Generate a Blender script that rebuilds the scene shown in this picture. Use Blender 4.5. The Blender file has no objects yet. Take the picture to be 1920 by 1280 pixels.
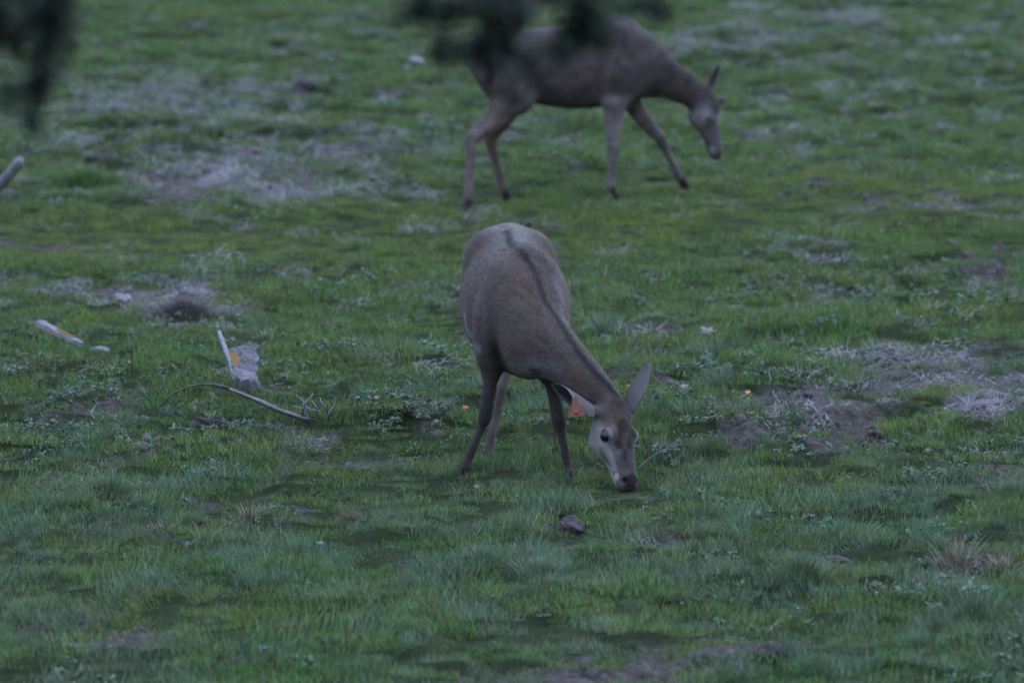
import bpy, math, random, time
import numpy as np
from mathutils import Vector, Matrix
T0 = time.time()
random.seed(7); RNG = np.random.default_rng(7)
C = bpy.context.scene.collection
SC = bpy.context.scene

# ------------------------------------------------------------------ camera, sky, sun, exposure
FPX = 1920 * 200 / 36.0                       # focal length in photograph pixels
PITCH = math.atan((640 + 697) / FPX); CAMH = 3.6
cd = bpy.data.cameras.new('camera'); cam = bpy.data.objects.new('camera', cd); C.objects.link(cam)
cd.lens = 200; cd.sensor_width = 36; cd.clip_start = 0.1; cd.clip_end = 3000
cam.location = (0, 0, CAMH); cam.rotation_euler = (math.pi / 2 - PITCH, 0, 0)
cd.dof.use_dof = True; cd.dof.focus_distance = 24.0; cd.dof.aperture_fstop = 3.4
SC.camera = cam
SUN_EL, SUN_AZ = math.radians(14), math.radians(35)
w = bpy.data.worlds.new('World'); SC.world = w; w.use_nodes = True
nt = w.node_tree; nt.nodes.clear()
sky = nt.nodes.new('ShaderNodeTexSky'); sky.sky_type = 'NISHITA'; sky.sun_disc = False
sky.sun_elevation = SUN_EL; sky.sun_rotation = SUN_AZ; sky.air_density = 1.0; sky.dust_density = 0.5; sky.ozone_density = 2.0
bg = nt.nodes.new('ShaderNodeBackground'); bg.inputs[1].default_value = 0.05
wo = nt.nodes.new('ShaderNodeOutputWorld')
# thin dusk cloud over the clear sky: brighter overhead than at the horizon, the same all round
tc = nt.nodes.new('ShaderNodeTexCoord'); sx = nt.nodes.new('ShaderNodeSeparateXYZ'); nt.links.new(tc.outputs['Generated'], sx.inputs[0])
cr = nt.nodes.new('ShaderNodeValToRGB'); nt.links.new(sx.outputs[2], cr.inputs[0])
cr.color_ramp.elements[0].position = 0.0; cr.color_ramp.elements[0].color = (.19, .25, .34, 1)
cr.color_ramp.elements[1].position = 1.0; cr.color_ramp.elements[1].color = (.78, 1.02, 1.50, 1)
bg2 = nt.nodes.new('ShaderNodeBackground'); nt.links.new(cr.outputs[0], bg2.inputs[0]); bg2.inputs[1].default_value = 2.2
ad = nt.nodes.new('ShaderNodeAddShader')
nt.links.new(sky.outputs[0], bg.inputs[0]); nt.links.new(bg.outputs[0], ad.inputs[0]); nt.links.new(bg2.outputs[0], ad.inputs[1]); nt.links.new(ad.outputs[0], wo.inputs[0])
sl = bpy.data.lights.new('sun', 'SUN'); sl.energy = 1.1; sl.angle = math.radians(50); sl.color = (1, 0.97, 0.95)
so = bpy.data.objects.new('sun', sl); C.objects.link(so)
sd = Vector((math.sin(SUN_AZ) * math.cos(SUN_EL), math.cos(SUN_AZ) * math.cos(SUN_EL), math.sin(SUN_EL)))
so.rotation_euler = sd.to_track_quat('Z', 'Y').to_euler()
vs = SC.view_settings; vs.view_transform = 'Standard'; vs.look = 'None'; vs.gamma = 1; vs.exposure = 0.0
try: vs.use_curve_mapping = False
except Exception: pass

# ------------------------------------------------------------------ helpers
def hash2(i, j, s):
    h = (i.astype(np.int64) * 374761393 + j.astype(np.int64) * 668265263 + s * 1442695041) & 0xffffffff
    h = ((h ^ (h >> 13)) * 1274126177) & 0xffffffff
    h = (h ^ (h >> 16)) & 0xffffffff
    return h / 4294967295.0
def vnoise(x, y, s=0):
    x = np.asarray(x, float); y = np.asarray(y, float)
    i = np.floor(x); j = np.floor(y); u = x - i; v = y - j
    u = u * u * (3 - 2 * u); v = v * v * (3 - 2 * v)
    a = hash2(i, j, s); b = hash2(i + 1, j, s); c = hash2(i, j + 1, s); d = hash2(i + 1, j + 1, s)
    return (a * (1 - u) + b * u) * (1 - v) + (c * (1 - u) + d * u) * v
def fbm(x, y, s=0, o=3):
    r = 0; a = 1; t = 0
    for k in range(o):
        r = r + a * vnoise(x * 2 ** k + 17.3 * k, y * 2 ** k - 9.1 * k, s + k); t += a; a *= .5
    return r / t
def to_px(x, y):                               # ground point -> photograph pixel
    a = np.arctan(CAMH / y)
    dep = y * math.cos(PITCH) + CAMH * math.sin(PITCH)
    return 960 + FPX * x / dep, 640 + FPX * np.tan(a - PITCH)
def at(px, py, Y):                             # pixel + distance -> point
    a = math.atan((py - 640) / FPX) + PITCH
    z = CAMH - Y * math.tan(a); dep = Y * math.cos(PITCH) + (CAMH - z) * math.sin(PITCH)
    return Vector(((px - 960) / FPX * dep, Y, z))
def on(px, py):
    a = math.atan((py - 640) / FPX) + PITCH
    return at(px, py, CAMH / math.tan(a))

def blobs(px, py, L, nx=0, ny=0):
    r = np.zeros_like(px)
    for (cx, cy, rx, ry, s) in L:
        d = ((px - cx) / rx) ** 2 + ((py - cy) / ry) ** 2
        r = np.maximum(r, s * np.exp(-d * 0.9))
    return r
BARE = [(450,335,170,45,.8),(545,372,80,22,1.1),(330,350,110,30,.8),(500,300,150,26,.8),(600,290,140,24,.7),(830,290,60,14,.5),(640,320,60,12,.5),
 (20,545,70,16,.9),(310,552,110,24,.95),(340,585,80,16,.9),(180,540,60,10,.6),(560,530,50,10,.4),
 (465,690,45,34,.6),(600,835,60,22,.8),(1740,690,150,32,1.15),(1850,745,100,30,.95),(1650,740,130,18,.55),(1480,770,100,24,1.05),
 (1230,640,70,16,.7),(1835,525,60,20,.8),(1640,585,50,7,.7),(1330,1232,120,28,1.05),(1060,1245,110,22,.85),(1790,1075,110,16,.7),
 (150,770,90,20,.6),(480,800,90,16,.5),(1870,880,70,20,.7),(1745,925,45,14,.8),(110,1268,40,20,.8),(560,945,30,8,.5),
 (1440,262,50,22,.7),(1480,290,50,16,.6),(1720,388,260,6,.75),(1280,345,70,9,.6),(1400,1045,60,8,.5),(370,930,60,6,.5),
 (280,900,30,8,.6),(740,172,40,10,.8),(1570,1050,30,9,.8),(1000,1030,70,10,.4),(1240,1090,60,10,.5),(700,370,100,8,.3),
 (380,970,50,10,.5),(60,800,60,12,.6),(780,560,60,9,.5),(1500,490,70,9,.6),(250,1200,70,9,.3),(1920,690,30,12,1.)]
ROUGH = [(950,200,900,150,.35),(300,290,430,130,1),(230,770,420,100,1),(700,770,220,80,.8),(1650,530,330,50,.9),(1500,790,430,110,1),(1650,130,320,80,.6),
 (1150,620,120,50,.6),(1500,260,160,50,.5),(300,100,300,60,.4),(900,540,400,30,.3),(1650,950,260,50,.4)]
DRY = [(300,250,480,150,.34),(1600,110,420,110,.32),(700,80,400,90,.22),(1250,560,500,60,.15),(300,195,190,26,1.1),(480,182,120,18,.9),(1390,88,130,24,1.15),(1550,35,120,18,.9),(1760,70,70,16,.45),(400,285,220,45,.5),(560,372,70,14,.9),
 (620,262,150,22,.6),(430,330,170,40,.4),(1820,150,120,20,.4),(740,50,60,30,.25),(240,260,120,40,.5),(1740,705,170,30,.6),(320,560,110,24,.6),
 (1290,520,120,14,.35),(1440,490,80,12,.35),(1850,750,90,26,.7),(470,690,40,30,.5),(1500,250,70,30,.3),(850,740,80,25,.3),(1630,740,120,20,.4)]
LAWN = [(250,455,700,42,1.1),(1000,430,600,50,1),(1600,360,500,60,.8),(1500,590,700,25,.35),(820,620,350,40,.5),(1300,210,220,70,.5),(1700,400,400,50,.8)]
def zones(x, y):
    px, py = to_px(x, y)
    wob = (fbm(x * 2.2, y * 1.1, 40, 3) - .5)
    wob2 = (fbm(x * 2.2, y * 1.1, 60, 3) - .5)
    qx = px + wob * 110; qy = py + wob2 * 60
    patch = fbm(x * 4.5, y * 3.0, 21, 3)
    bare = blobs(qx, qy, BARE) * (.55 + 1.2 * patch) + np.clip(fbm(x * 1.7, y * 1.3, 5, 4) - .62, 0, 1) * 2.5 + np.clip(fbm(x * 5, y * 3.6, 6, 2) - .65, 0, 1) * 4 * (.5 + blobs(qx, qy, ROUGH))
    rough = blobs(qx, qy, ROUGH)
    dry = blobs(qx, qy, DRY) * (.3 + 1.4 * fbm(x * 3, y * 1.6, 31, 2))
    lawn = blobs(qx, qy, LAWN)
    lng = 1 / (1 + np.exp(-(qy - 865) / 22.))
    return [np.clip(v, 0, 1) for v in (bare, rough, dry, lawn, lng)]

# spots where the ground height is pinned (hooves): x, y, z, radius
PINS = [(-.20,24.15,.0,.35),(.24,23.95,.0,.35),(-.11,24.45,0,.3),(.20,24.8,0,.3),(.48,23.7,-.005,.3),
        (-.27,35.4,-.055,.35),(-.02,35.9,-.055,.3),(.635,35.7,-.005,.35),(1.10,36.2,.03,.3)]
MOUNDS = [(2.02,27.35,.20,.40,.085),(2.30,27.0,.30,.25,.05),(1.38,26.1,.25,.3,.03),(-.92,27.9,.3,.3,.03),(.98,19.7,.22,.25,.05),(.62,20.0,.12,.2,.035)]
def gz(x, y):
    x = np.asarray(x, float); y = np.asarray(y, float)
    bare, rough, dry, lawn, lng = zones(x, y)
    r = (fbm(x * .55, y * .45, 1, 2) - .5) * .10
    n1 = fbm(x * 2.1, y * 1.9, 2, 3) - .5
    n2 = fbm(x * 6.5, y * 6.0, 3, 2) - .5
    r = r + n1 * (.05 + .13 * rough) * (1 - .75 * lawn) + n2 * (.075 + .085 * rough) * (1 - .6 * lawn) + (fbm(x * 12, y * 11, 4, 1) - .5) * .042 * (1 - .5 * lawn) + (y > 38) * n1 * .1 * np.clip((y - 38) / 6, 0, 1)
    r = r - .02 * bare + bare * (vnoise(x * 19, y * 19, 9) - .5) * .03
    for (mx, my, sx_, sy_, mh) in MOUNDS: r = r + mh * np.exp(-((x - mx) / sx_) ** 2 - ((y - my) / sy_) ** 2) * (.7 + .6 * vnoise(x * 14, y * 9, 13))
    far = np.clip((np.hypot(x, y - 38) - 60) / 300, 0, 1)
    r = r * (1 - far)
    ws = 0; acc = 0
    for (a, b, z, rad) in PINS:
        g = np.exp(-((x - a) ** 2 + (y - b) ** 2) / (rad * rad) * 1.5)
        ws = ws + g; acc = acc + g * z
    k = np.clip(ws, 0, 1)
    return r * (1 - k) + acc / np.maximum(ws, 1e-6) * k
def g1(x, y): return float(gz(np.array([x]), np.array([y]))[0])

def mesh_np(name, V, Fq, mat, parent=None, smooth=True, link=True, Ft=None, loc=None):
    me = bpy.data.meshes.new(name)
    V = np.asarray(V, np.float32); Fq = np.asarray(Fq, np.int32).reshape(-1, 4) if Fq is not None and len(Fq) else np.zeros((0, 4), np.int32)
    Ft = np.asarray(Ft, np.int32).reshape(-1, 3) if Ft is not None and len(Ft) else np.zeros((0, 3), np.int32)
    me.vertices.add(len(V)); me.vertices.foreach_set('co', V.ravel())
    nl = Fq.size + Ft.size
    me.loops.add(nl); me.loops.foreach_set('vertex_index', np.concatenate([Fq.ravel(), Ft.ravel()]))
    np_ = len(Fq) + len(Ft); me.polygons.add(np_)
    st = np.concatenate([np.arange(len(Fq)) * 4, Fq.size + np.arange(len(Ft)) * 3]).astype(np.int32)
    me.polygons.foreach_set('loop_start', st)
    me.polygons.foreach_set('use_smooth', np.full(np_, smooth))
    me.update(calc_edges=True); me.validate()
    if mat is not None: me.materials.append(mat)
    o = bpy.data.objects.new(name, me)
    if link: C.objects.link(o)
    if parent is not None: o.parent = parent
    if loc is not None: o.location = loc
    return o
def color_attr(me, name, col):
    a = me.attributes.new(name, 'FLOAT_COLOR', 'POINT')
    col = np.asarray(col, np.float32)
    if col.shape[1] == 3: col = np.concatenate([col, np.ones((len(col), 1), np.float32)], 1)
    a.data.foreach_set('color', col.ravel())
def tag(o, label=None, cat=None, group=None, kind=None):
    if label: o['label'] = label
    if cat: o['category'] = cat
    if group: o['group'] = group
    if kind: o['kind'] = kind
    return o
def empty(name, loc, rz=0):
    o = bpy.data.objects.new(name, None); C.objects.link(o); o.location = loc; o.rotation_euler = (0, 0, rz); o.empty_display_size = .2
    return o

class NT:
    def __init__(s, name):
        s.m = bpy.data.materials.new(name); s.m.use_nodes = True; s.t = s.m.node_tree; s.t.nodes.clear()
        s.out = s.t.nodes.new('ShaderNodeOutputMaterial')
    def n(s, typ, **kw):
        n = s.t.nodes.new(typ)
        for k, v in kw.items(): setattr(n, k, v)
        return n
    def l(s, a, b): s.t.links.new(a, b)
    def noise(s, scale, detail=3, rough=.55, vec=None, obj=False):
        n = s.n('ShaderNodeTexNoise'); n.inputs['Scale'].default_value = scale; n.inputs['Detail'].default_value = detail; n.inputs['Roughness'].default_value = rough
        if vec is None:
            vec = s.n('ShaderNodeTexCoord').outputs['Object'] if obj else s.n('ShaderNodeNewGeometry').outputs['Position']
        s.l(vec, n.inputs['Vector']); return n.outputs['Fac']
    def ramp(s, fac, stops):
        r = s.n('ShaderNodeValToRGB'); e = r.color_ramp.elements
        while len(e) < len(stops): e.new(.5)
        for i, (p, c) in enumerate(stops): e[i].position = p; e[i].color = (*c, 1) if len(c) == 3 else c
        s.l(fac, r.inputs[0]); return r.outputs[0]
    def mix(s, fac, a, b, mode='MIX'):
        m = s.n('ShaderNodeMix', data_type='RGBA', blend_type=mode)
        for sock, v in ((m.inputs[0], fac), (m.inputs[6], a), (m.inputs[7], b)):
            if isinstance(v, (int, float)): sock.default_value = v
            elif isinstance(v, tuple): sock.default_value = (*v, 1)
            else: s.l(v, sock)
        return m.outputs[2]
    def attr(s, name, out='Color'):
        a = s.n('ShaderNodeAttribute', attribute_name=name); return a.outputs[out]
    def math(s, op, a, b=0.0):
        m = s.n('ShaderNodeMath', operation=op)
        for sock, v in ((m.inputs[0], a), (m.inputs[1], b)):
            if isinstance(v, (int, float)): sock.default_value = v
            else: s.l(v, sock)
        return m.outputs[0]
    def principled(s, col, rough=.8, spec=.3, bump=None, bstr=.3, bdist=.01, **kw):
        p = s.n('ShaderNodeBsdfPrincipled')
        if isinstance(col, tuple): p.inputs['Base Color'].default_value = (*col, 1)
        else: s.l(col, p.inputs['Base Color'])
        p.inputs['Roughness'].default_value = rough; p.inputs['Specular IOR Level'].default_value = spec
        for k, v in kw.items(): p.inputs[k].default_value = v
        if bump is not None:
            b = s.n('ShaderNodeBump'); b.inputs['Strength'].default_value = bstr; b.inputs['Distance'].default_value = bdist
            s.l(bump, b.inputs['Height']); s.l(b.outputs[0], p.inputs['Normal'])
        return p
    def done(s, sh): s.l(sh, s.out.inputs[0]); return s.m

def mat_simple(name, c1, c2, scale=30, rough=.85, bstr=.4, bdist=.006, spec=.25):
    n = NT(name); f = n.noise(scale, 5, .65, obj=True)
    col = n.ramp(f, [(.3, c1), (.7, c2)])
    return n.done(n.principled(col, rough, spec, n.noise(scale * 2.5, 4, .6, obj=True), bstr, bdist).outputs[0])

def mat_blade(name, a, b, olive, dryc, dry_amt=.15, trans=.25, rough=.6, spec=.18):
    n = NT(name)
    tint = n.attr('tint')                                     # r: hue mix, g: dryness, b: value
    sep = n.n('ShaderNodeSeparateColor'); n.l(tint, sep.inputs[0])
    col = n.mix(sep.outputs[0], a, b)
    big = n.noise(.9, 3)
    f = n.ramp(big, [(.40, (0, 0, 0)), (.62, (1, 1, 1))])
    zone = n.attr('zone'); zs = n.n('ShaderNodeSeparateColor')
    inst = n.n('ShaderNodeAttribute', attribute_name='zone', attribute_type='INSTANCER'); n.l(inst.outputs['Color'], zs.inputs[0])
    of = n.math('MAXIMUM', n.math('MULTIPLY', f, .55), zs.outputs[0])
    col = n.mix(of, col, olive)
    mid = n.noise(4.5, 3)
    dr = n.math('ADD', n.math('MULTIPLY', sep.outputs[1], .9), n.math('MULTIPLY', n.ramp(mid, [(.45, (0, 0, 0)), (.75, (1, 1, 1))]), dry_amt * 2.5))
    dr = n.math('ADD', dr, n.math('MULTIPLY', zs.outputs[1], .5))
    dr = n.math('MINIMUM', dr, 1.0)
    col = n.mix(dr, col, dryc)
    hv = n.n('ShaderNodeHueSaturation'); n.l(col, hv.inputs['Color'])
    val = n.math('ADD', n.math('MULTIPLY', sep.outputs[2], .75), n.math('ADD', -.30, n.math('ADD', n.math('MULTIPLY', n.noise(7.5, 2, .5), 1.5), n.math('MULTIPLY', n.noise(1.7, 3, .6), .60))))
    n.l(val, hv.inputs['Value'])
    p = n.principled(hv.outputs[0], rough, spec)
    t = n.n('ShaderNodeBsdfTranslucent'); n.l(hv.outputs[0], t.inputs[0])
    m = n.n('ShaderNodeMixShader'); m.inputs[0].default_value = trans
    n.l(p.outputs[0], m.inputs[1]); n.l(t.outputs[0], m.inputs[2])
    return n.done(m.outputs[0])

M = {}
M['grass'] = mat_blade('short_grass', (.050, .120, .034), (.090, .150, .040), (.112, .145, .030), (.17, .15, .085), .09)
M['long'] = mat_blade('long_grass', (.052, .108, .066), (.090, .148, .080), (.090, .122, .050), (.20, .19, .12), .11, spec=.25)
M['weed'] = mat_blade('weed_leaf', (.050, .105, .062), (.10, .155, .115), (.070, .110, .040), (.20, .17, .13), .10, spec=.3)
M['dry'] = mat_blade('dry_stalk', (.215, .195, .21), (.36, .335, .365), (.215, .195, .20), (.11, .095, .09), .10, trans=.1)

# ------------------------------------------------------------------ ground
def axis(lo, hi, step, far, grow=1.22):
    core = np.arange(lo, hi + step / 2, step); out = []; s = step; v = hi
    while v < far: s *= grow; v += s; out.append(v)
    out2 = []; s = step; v = lo
    while v > -far: s *= grow; v -= s; out2.append(v)
    return np.concatenate([out2[::-1], core, out])
gx = axis(-6.2, 6.2, .045, 900); gy = axis(17, 60, .055, 1500)
X, Y = np.meshgrid(gx, gy, indexing='ij')
Z = gz(X, Y)
nx, ny = X.shape
idx = np.arange(nx * ny).reshape(nx, ny)
Fq = np.stack([idx[:-1, :-1], idx[1:, :-1], idx[1:, 1:], idx[:-1, 1:]], -1).reshape(-1, 4)
n = NT('ground_soil')
zz = n.n('ShaderNodeSeparateColor'); n.l(n.attr('zone'), zz.inputs[0])
soil = n.ramp(n.noise(23, 5, .7), [(.3, (.035, .028, .026)), (.5, (.075, .06, .055)), (.62, (.13, .11, .105)), (.75, (.20, .175, .17))])
greyish = n.ramp(n.noise(38, 5, .7), [(.3, (.10, .09, .09)), (.55, (.19, .17, .17)), (.75, (.30, .275, .28))])
soil = n.mix(zz.outputs[2], soil, greyish)
moss = n.ramp(n.noise(11, 5, .7), [(.3, (.010, .018, .006)), (.55, (.024, .038, .011)), (.75, (.050, .056, .020))])
gm = n.math('ADD', n.math('MULTIPLY', n.noise(14, 4, .7), .9), -.32)
gm2 = n.n('ShaderNodeMapRange'); n.l(n.math('ADD', zz.outputs[0], gm), gm2.inputs[0]); gm2.inputs[1].default_value = .38; gm2.inputs[2].default_value = .62
col = n.mix(gm2.outputs[0], moss, soil)
M['ground'] = n.done(n.principled(col, .95, .15, n.noise(45, 6, .75), .9, .03).outputs[0])
ground = mesh_np('ground', np.stack([X, Y, Z], -1).reshape(-1, 3), Fq, M['ground'])
zb, zr, zd, zl, zg = zones(X, Y)
color_attr(ground.data, 'zone', np.stack([zb, zr, zd], -1).reshape(-1, 3))
tag(ground, 'uneven pasture soil under the grass', kind='structure')
print('ground', round(time.time() - T0, 1))

# ------------------------------------------------------------------ plant templates (unlinked objects in collections, instanced by the scatter)
class BB:
    def __init__(s): s.v = []; s.q = []; s.t = []; s.c = []
    def blade(s, base, ang, lean, L, wid, tint, segs=3, curl=1.0, twist=0, st=.45):
        dx, dy = math.cos(ang), math.sin(ang)
        sx, sy = -math.sin(ang + twist), math.cos(ang + twist)
        i0 = len(s.v); p = np.array(base, float); th = lean * st
        for k in range(segs + 1):
            f = k / segs
            hw = wid * .5 * (1 - f ** 1.6) if k < segs else 0
            if k < segs:
                s.v += [(p[0] - sx * hw, p[1] - sy * hw, p[2]), (p[0] + sx * hw, p[1] + sy * hw, p[2])]; s.c += [tint, tint]
            else:
                s.v.append(tuple(p)); s.c.append(tint)
            th2 = min(1.75, lean * (st + curl * f))
            p = p + np.array([dx * math.sin(th2), dy * math.sin(th2), math.cos(th2)]) * L / segs
        for k in range(segs - 1):
            a = i0 + 2 * k; s.q.append((a, a + 1, a + 3, a + 2))
        a = i0 + 2 * (segs - 1); s.t.append((a, a + 1, a + 2))
    def leaf(s, base, ang, elev, L, wid, tint, droop=.5):
        dx, dy = math.cos(ang), math.sin(ang); sx, sy = -dy, dx
        i0 = len(s.v); ps = []
        p = np.array(base, float); e = elev
        for f, w_ in ((0, .12), (.33, .85), (.7, 1.0), (1.0, .0)):
            ps.append((p.copy(), w_))
            e2 = e - droop * f
            p = p + np.array([dx * math.cos(e2), dy * math.cos(e2), math.sin(e2)]) * L * .36
        for (q, w_) in ps[:-1]:
            hw = wid * w_ * .5
            s.v += [(q[0] - sx * hw, q[1] - sy * hw, q[2] + hw * .35), tuple(q), (q[0] + sx * hw, q[1] + sy * hw, q[2] + hw * .35)]; s.c += [tint] * 3
        s.v.append(tuple(ps[-1][0])); s.c.append(tint)
        for k in range(2):
            a = i0 + 3 * k; s.q += [(a, a + 1, a + 4, a + 3), (a + 1, a + 2, a + 5, a + 4)]
        a = i0 + 6; s.t += [(a, a + 1, a + 3), (a + 1, a + 2, a + 3)]
    def build(s, name, mat, parent=None, link=False, loc=None):
        o = mesh_np(name, s.v, s.q, mat, parent, smooth=True, link=link, Ft=s.t, loc=loc)
        color_attr(o.data, 'tint', s.c); return o
R = random.random; U = random.uniform
def tint(dry=.06, lo=.2): 
    return (R(), 1.0 if R() < dry else U(0, .12), U(lo, 1))
def coll(name, obs):
    c = bpy.data.collections.new(name)
    for o in obs: c.objects.link(o)
    return c
def short_patch(rad, nb, h0, h1, dry=.05, wid=(.0022, .0042), tufty=0):
    b = BB(); cs = [(U(-rad, rad) * .8, U(-rad, rad) * .8) for _ in range(7)]
    for _ in range(nb):
        if tufty and R() < tufty:
            c = random.choice(cs); x = c[0] + random.gauss(0, .018); y = c[1] + random.gauss(0, .018); big = 1.35
        else:
            a = U(0, 6.283); r = rad * math.sqrt(R()) ; x = r * math.cos(a); y = r * math.sin(a); big = 1
        L = U(h0, h1) * big
        b.blade((x, y, -.008), U(0, 6.283), U(.25, 1.25), L, U(*wid), tint(dry), segs=2 if L < .05 else 3, curl=U(.5, 1.4), twist=U(-.8, .8))
    return b
def tussock_bb(nb, rad, h0, h1, dry=.1, spread=1.0, wid=(.002, .004), lo=.2):
    b = BB()
    for _ in range(nb):
        a = U(0, 6.283); r = rad * min(.95, abs(random.gauss(0, .45))); x = r * math.cos(a); y = r * math.sin(a)
        out = a + random.gauss(0, .7)
        b.blade((x, y, -.01), out, (.15 + .9 * min(1, r / rad + U(0, .5))) * spread, U(h0, h1), U(*wid), tint(dry, lo), segs=4, curl=1.1, twist=U(-.6, .6))
    return b
def rosette_bb(nl, L0, L1, w0, w1, dry=.1, rad=.1, ncent=6):
    b = BB()
    for c in range(ncent):
        cx, cy = U(-rad, rad), U(-rad, rad); hh = U(.0, .03)
        for k in range(nl):
            b.leaf((cx, cy, hh), U(0, 6.283), U(.2, 1.2), U(L0, L1), U(w0, w1), tint(dry), droop=U(.3, 1.6))
    return b
def litter_bb(nb, rad, L0, L1, up=.2, dry=.5, wid=(.0025, .006)):
    b = BB()
    for _ in range(nb):
        a = U(0, 6.283); r = rad * math.sqrt(R()); ln = U(1.15, 1.6) if R() > up else U(0, .6)
        b.blade((r * math.cos(a), r * math.sin(a), U(0, .015)), U(0, 6.283), ln, U(L0, L1), U(*wid), (R(), U(0, 1) * dry, U(.1, 1)), segs=3, curl=U(-.15, .15), twist=U(-1, 1), st=1.0)
    return b
t_short = [short_patch(.13, 210, .018, .05, .04, tufty=.3).build('short_grass_patch', M['grass']) for _ in range(6)]
t_lawn = [short_patch(.13, 240, .012, .030, .03).build('lawn_patch', M['grass']) for _ in range(4)]
t_long = [short_patch(.12, 190, .020, .055, .07, (.0018, .0034), tufty=.45).build('long_grass_patch', M['long']) for _ in range(6)]
t_tuft = [tussock_bb(170, .08, .04, .10, .08, wid=(.0016, .003)).build('grass_tuft', M['long']) for _ in range(4)]
t_weed = [rosette_bb(12, .010, .024, .004, .010, ncent=11).build('weed_leaves', M['weed']) for _ in range(6)]
t_dry = [litter_bb(95, .12, .015, .065, .04, wid=(.0018, .0045)).build('dry_litter', M['dry']) for _ in range(5)]
t_stand = [litter_bb(60, .10, .04, .13, .6, .6, (.002, .005)).build('dry_stalks', M['dry']) for _ in range(4)]

def scatter(name, temps, pts, rot, scl, zone, label, cname):
    me = bpy.data.meshes.new(name); me.vertices.add(len(pts)); me.vertices.foreach_set('co', np.asarray(pts, np.float32).ravel())
    a = me.attributes.new('rot', 'FLOAT_VECTOR', 'POINT'); a.data.foreach_set('vector', np.asarray(rot, np.float32).ravel())
    a = me.attributes.new('scl', 'FLOAT', 'POINT'); a.data.foreach_set('value', np.asarray(scl, np.float32))
    a = me.attributes.new('pick', 'INT', 'POINT'); a.data.foreach_set('value', RNG.integers(0, len(temps), len(pts)).astype(np.int32))
    color_attr(me, 'zone', zone)
    o = bpy.data.objects.new(name, me); C.objects.link(o)
    tag(o, label, 'grass' if 'grass' in name else 'plants', kind='stuff')
    ng = bpy.data.node_groups.new(name + '_scatter', 'GeometryNodeTree')
    ng.interface.new_socket('Geometry', in_out='INPUT', socket_type='NodeSocketGeometry')
    ng.interface.new_socket('Geometry', in_out='OUTPUT', socket_type='NodeSocketGeometry')
    gi = ng.nodes.new('NodeGroupInput'); go = ng.nodes.new('NodeGroupOutput')
    ci = ng.nodes.new('GeometryNodeCollectionInfo'); ci.inputs['Collection'].default_value = coll(cname, temps)
    ci.inputs['Separate Children'].default_value = True; ci.inputs['Reset Children'].default_value = True
    ip = ng.nodes.new('GeometryNodeInstanceOnPoints'); ip.inputs['Pick Instance'].default_value = True
    def na(nm, dt):
        q = ng.nodes.new('GeometryNodeInputNamedAttribute'); q.data_type = dt; q.inputs['Name'].default_value = nm; return q.outputs['Attribute']
    L = ng.links.new
    L(gi.outputs[0], ip.inputs['Points']); L(ci.outputs[0], ip.inputs['Instance'])
    L(na('pick', 'INT'), ip.inputs['Instance Index']); L(na('scl', 'FLOAT'), ip.inputs['Scale'])
    e2r = ng.nodes.new('FunctionNodeEulerToRotation'); L(na('rot', 'FLOAT_VECTOR'), e2r.inputs[0]); L(e2r.outputs[0], ip.inputs['Rotation'])
    L(ip.outputs[0], go.inputs[0])
    md = o.modifiers.new('scatter', 'NODES'); md.node_group = ng
    return o
def candidates(dens, y0=16.5, y1=62, pad=.9):
    out = []
    area = lambda a, b: (b * b - a * a) * .095 + 2 * pad * (b - a)
    nN = int(area(y0, y1) * dens * 1.15)
    y = RNG.uniform(y0, y1, nN * 2); hw = .095 * y + pad
    x = RNG.uniform(-1, 1, nN * 2) * (.095 * y1 + pad)
    k = np.abs(x) < hw; x, y = x[k], y[k]
    tot = (y1 - y0) * 2 * (.095 * y1 + pad); keep = RNG.random(len(x)) < dens * tot / (nN * 2)
    return x[keep], y[keep]
def place(name, temps, dens, prob, s0, s1, label, tilt=.15, dz=0, y0=16.5, y1=62, dryz=lambda z: 0 * z[0], gaps=True):
    x, y = candidates(dens, y0, y1)
    z = zones(x, y); p = np.clip(prob(z, x, y), 0, 1)
    gap = np.clip((vnoise(x * 5.5, y * 4.2, 71) * .6 + vnoise(x * 12, y * 9, 72) * .4 - .22) / .22, .12, 1)
    if gaps: p = p * (gap * (1 - .75 * z[3]) + .75 * z[3])
    if 'grass' not in name: p = p * (1 - np.exp(-((x - .50) ** 2 + (y - 23.5) ** 2) / .12))
    k = RNG.random(len(x)) < p; x, y = x[k], y[k]; z = [v[k] for v in z]
    pts = np.stack([x, y, gz(x, y) + dz], -1)
    rot = np.stack([RNG.normal(0, tilt, len(x)), RNG.normal(0, tilt, len(x)), RNG.uniform(0, 6.283, len(x))], -1)
    hgt = (.22 + .65 * fbm(x * 1.8, y * 1.5, 77, 2) + 1.0 * vnoise(x * 6, y * 5, 78) ** 1.4)
    hgt = hgt * (1 - .85 * np.exp(-((x - .50) ** 2 + (y - 23.45) ** 2) / .05)); hgt = hgt * (1 - .5 * np.exp(-((x - .0) ** 2 / .09 + (y - 24.0) ** 2 / .06)))
    scl = RNG.uniform(s0, s1, len(x)) * hgt
    olive = np.clip(z[3] * 1.0, 0, .9)
    zc = np.stack([olive, np.clip(dryz(z), 0, 1), z[1]], -1)
    o = scatter(name, temps, pts, rot, scl, zc, label, name + '_templates')
    print(name, len(x)); return o
place('short_grass', t_short, 46, lambda z, x, y: (1 - 1.0 * z[0]) * (1 - z[3]) * (1 - .45 * z[2]) * (1 - .45 * z[4]), .8, 1.35, 'short green pasture grass covering the slope', dryz=lambda z: z[2] * .8)
place('lawn_grass', t_lawn, 55, lambda z, x, y: (1 - .95 * z[0]) * (z[3] * 1.4 + .45), .8, 1.25, 'close cropped yellowish green turf between the two deer', tilt=.08, gaps=False)
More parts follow.
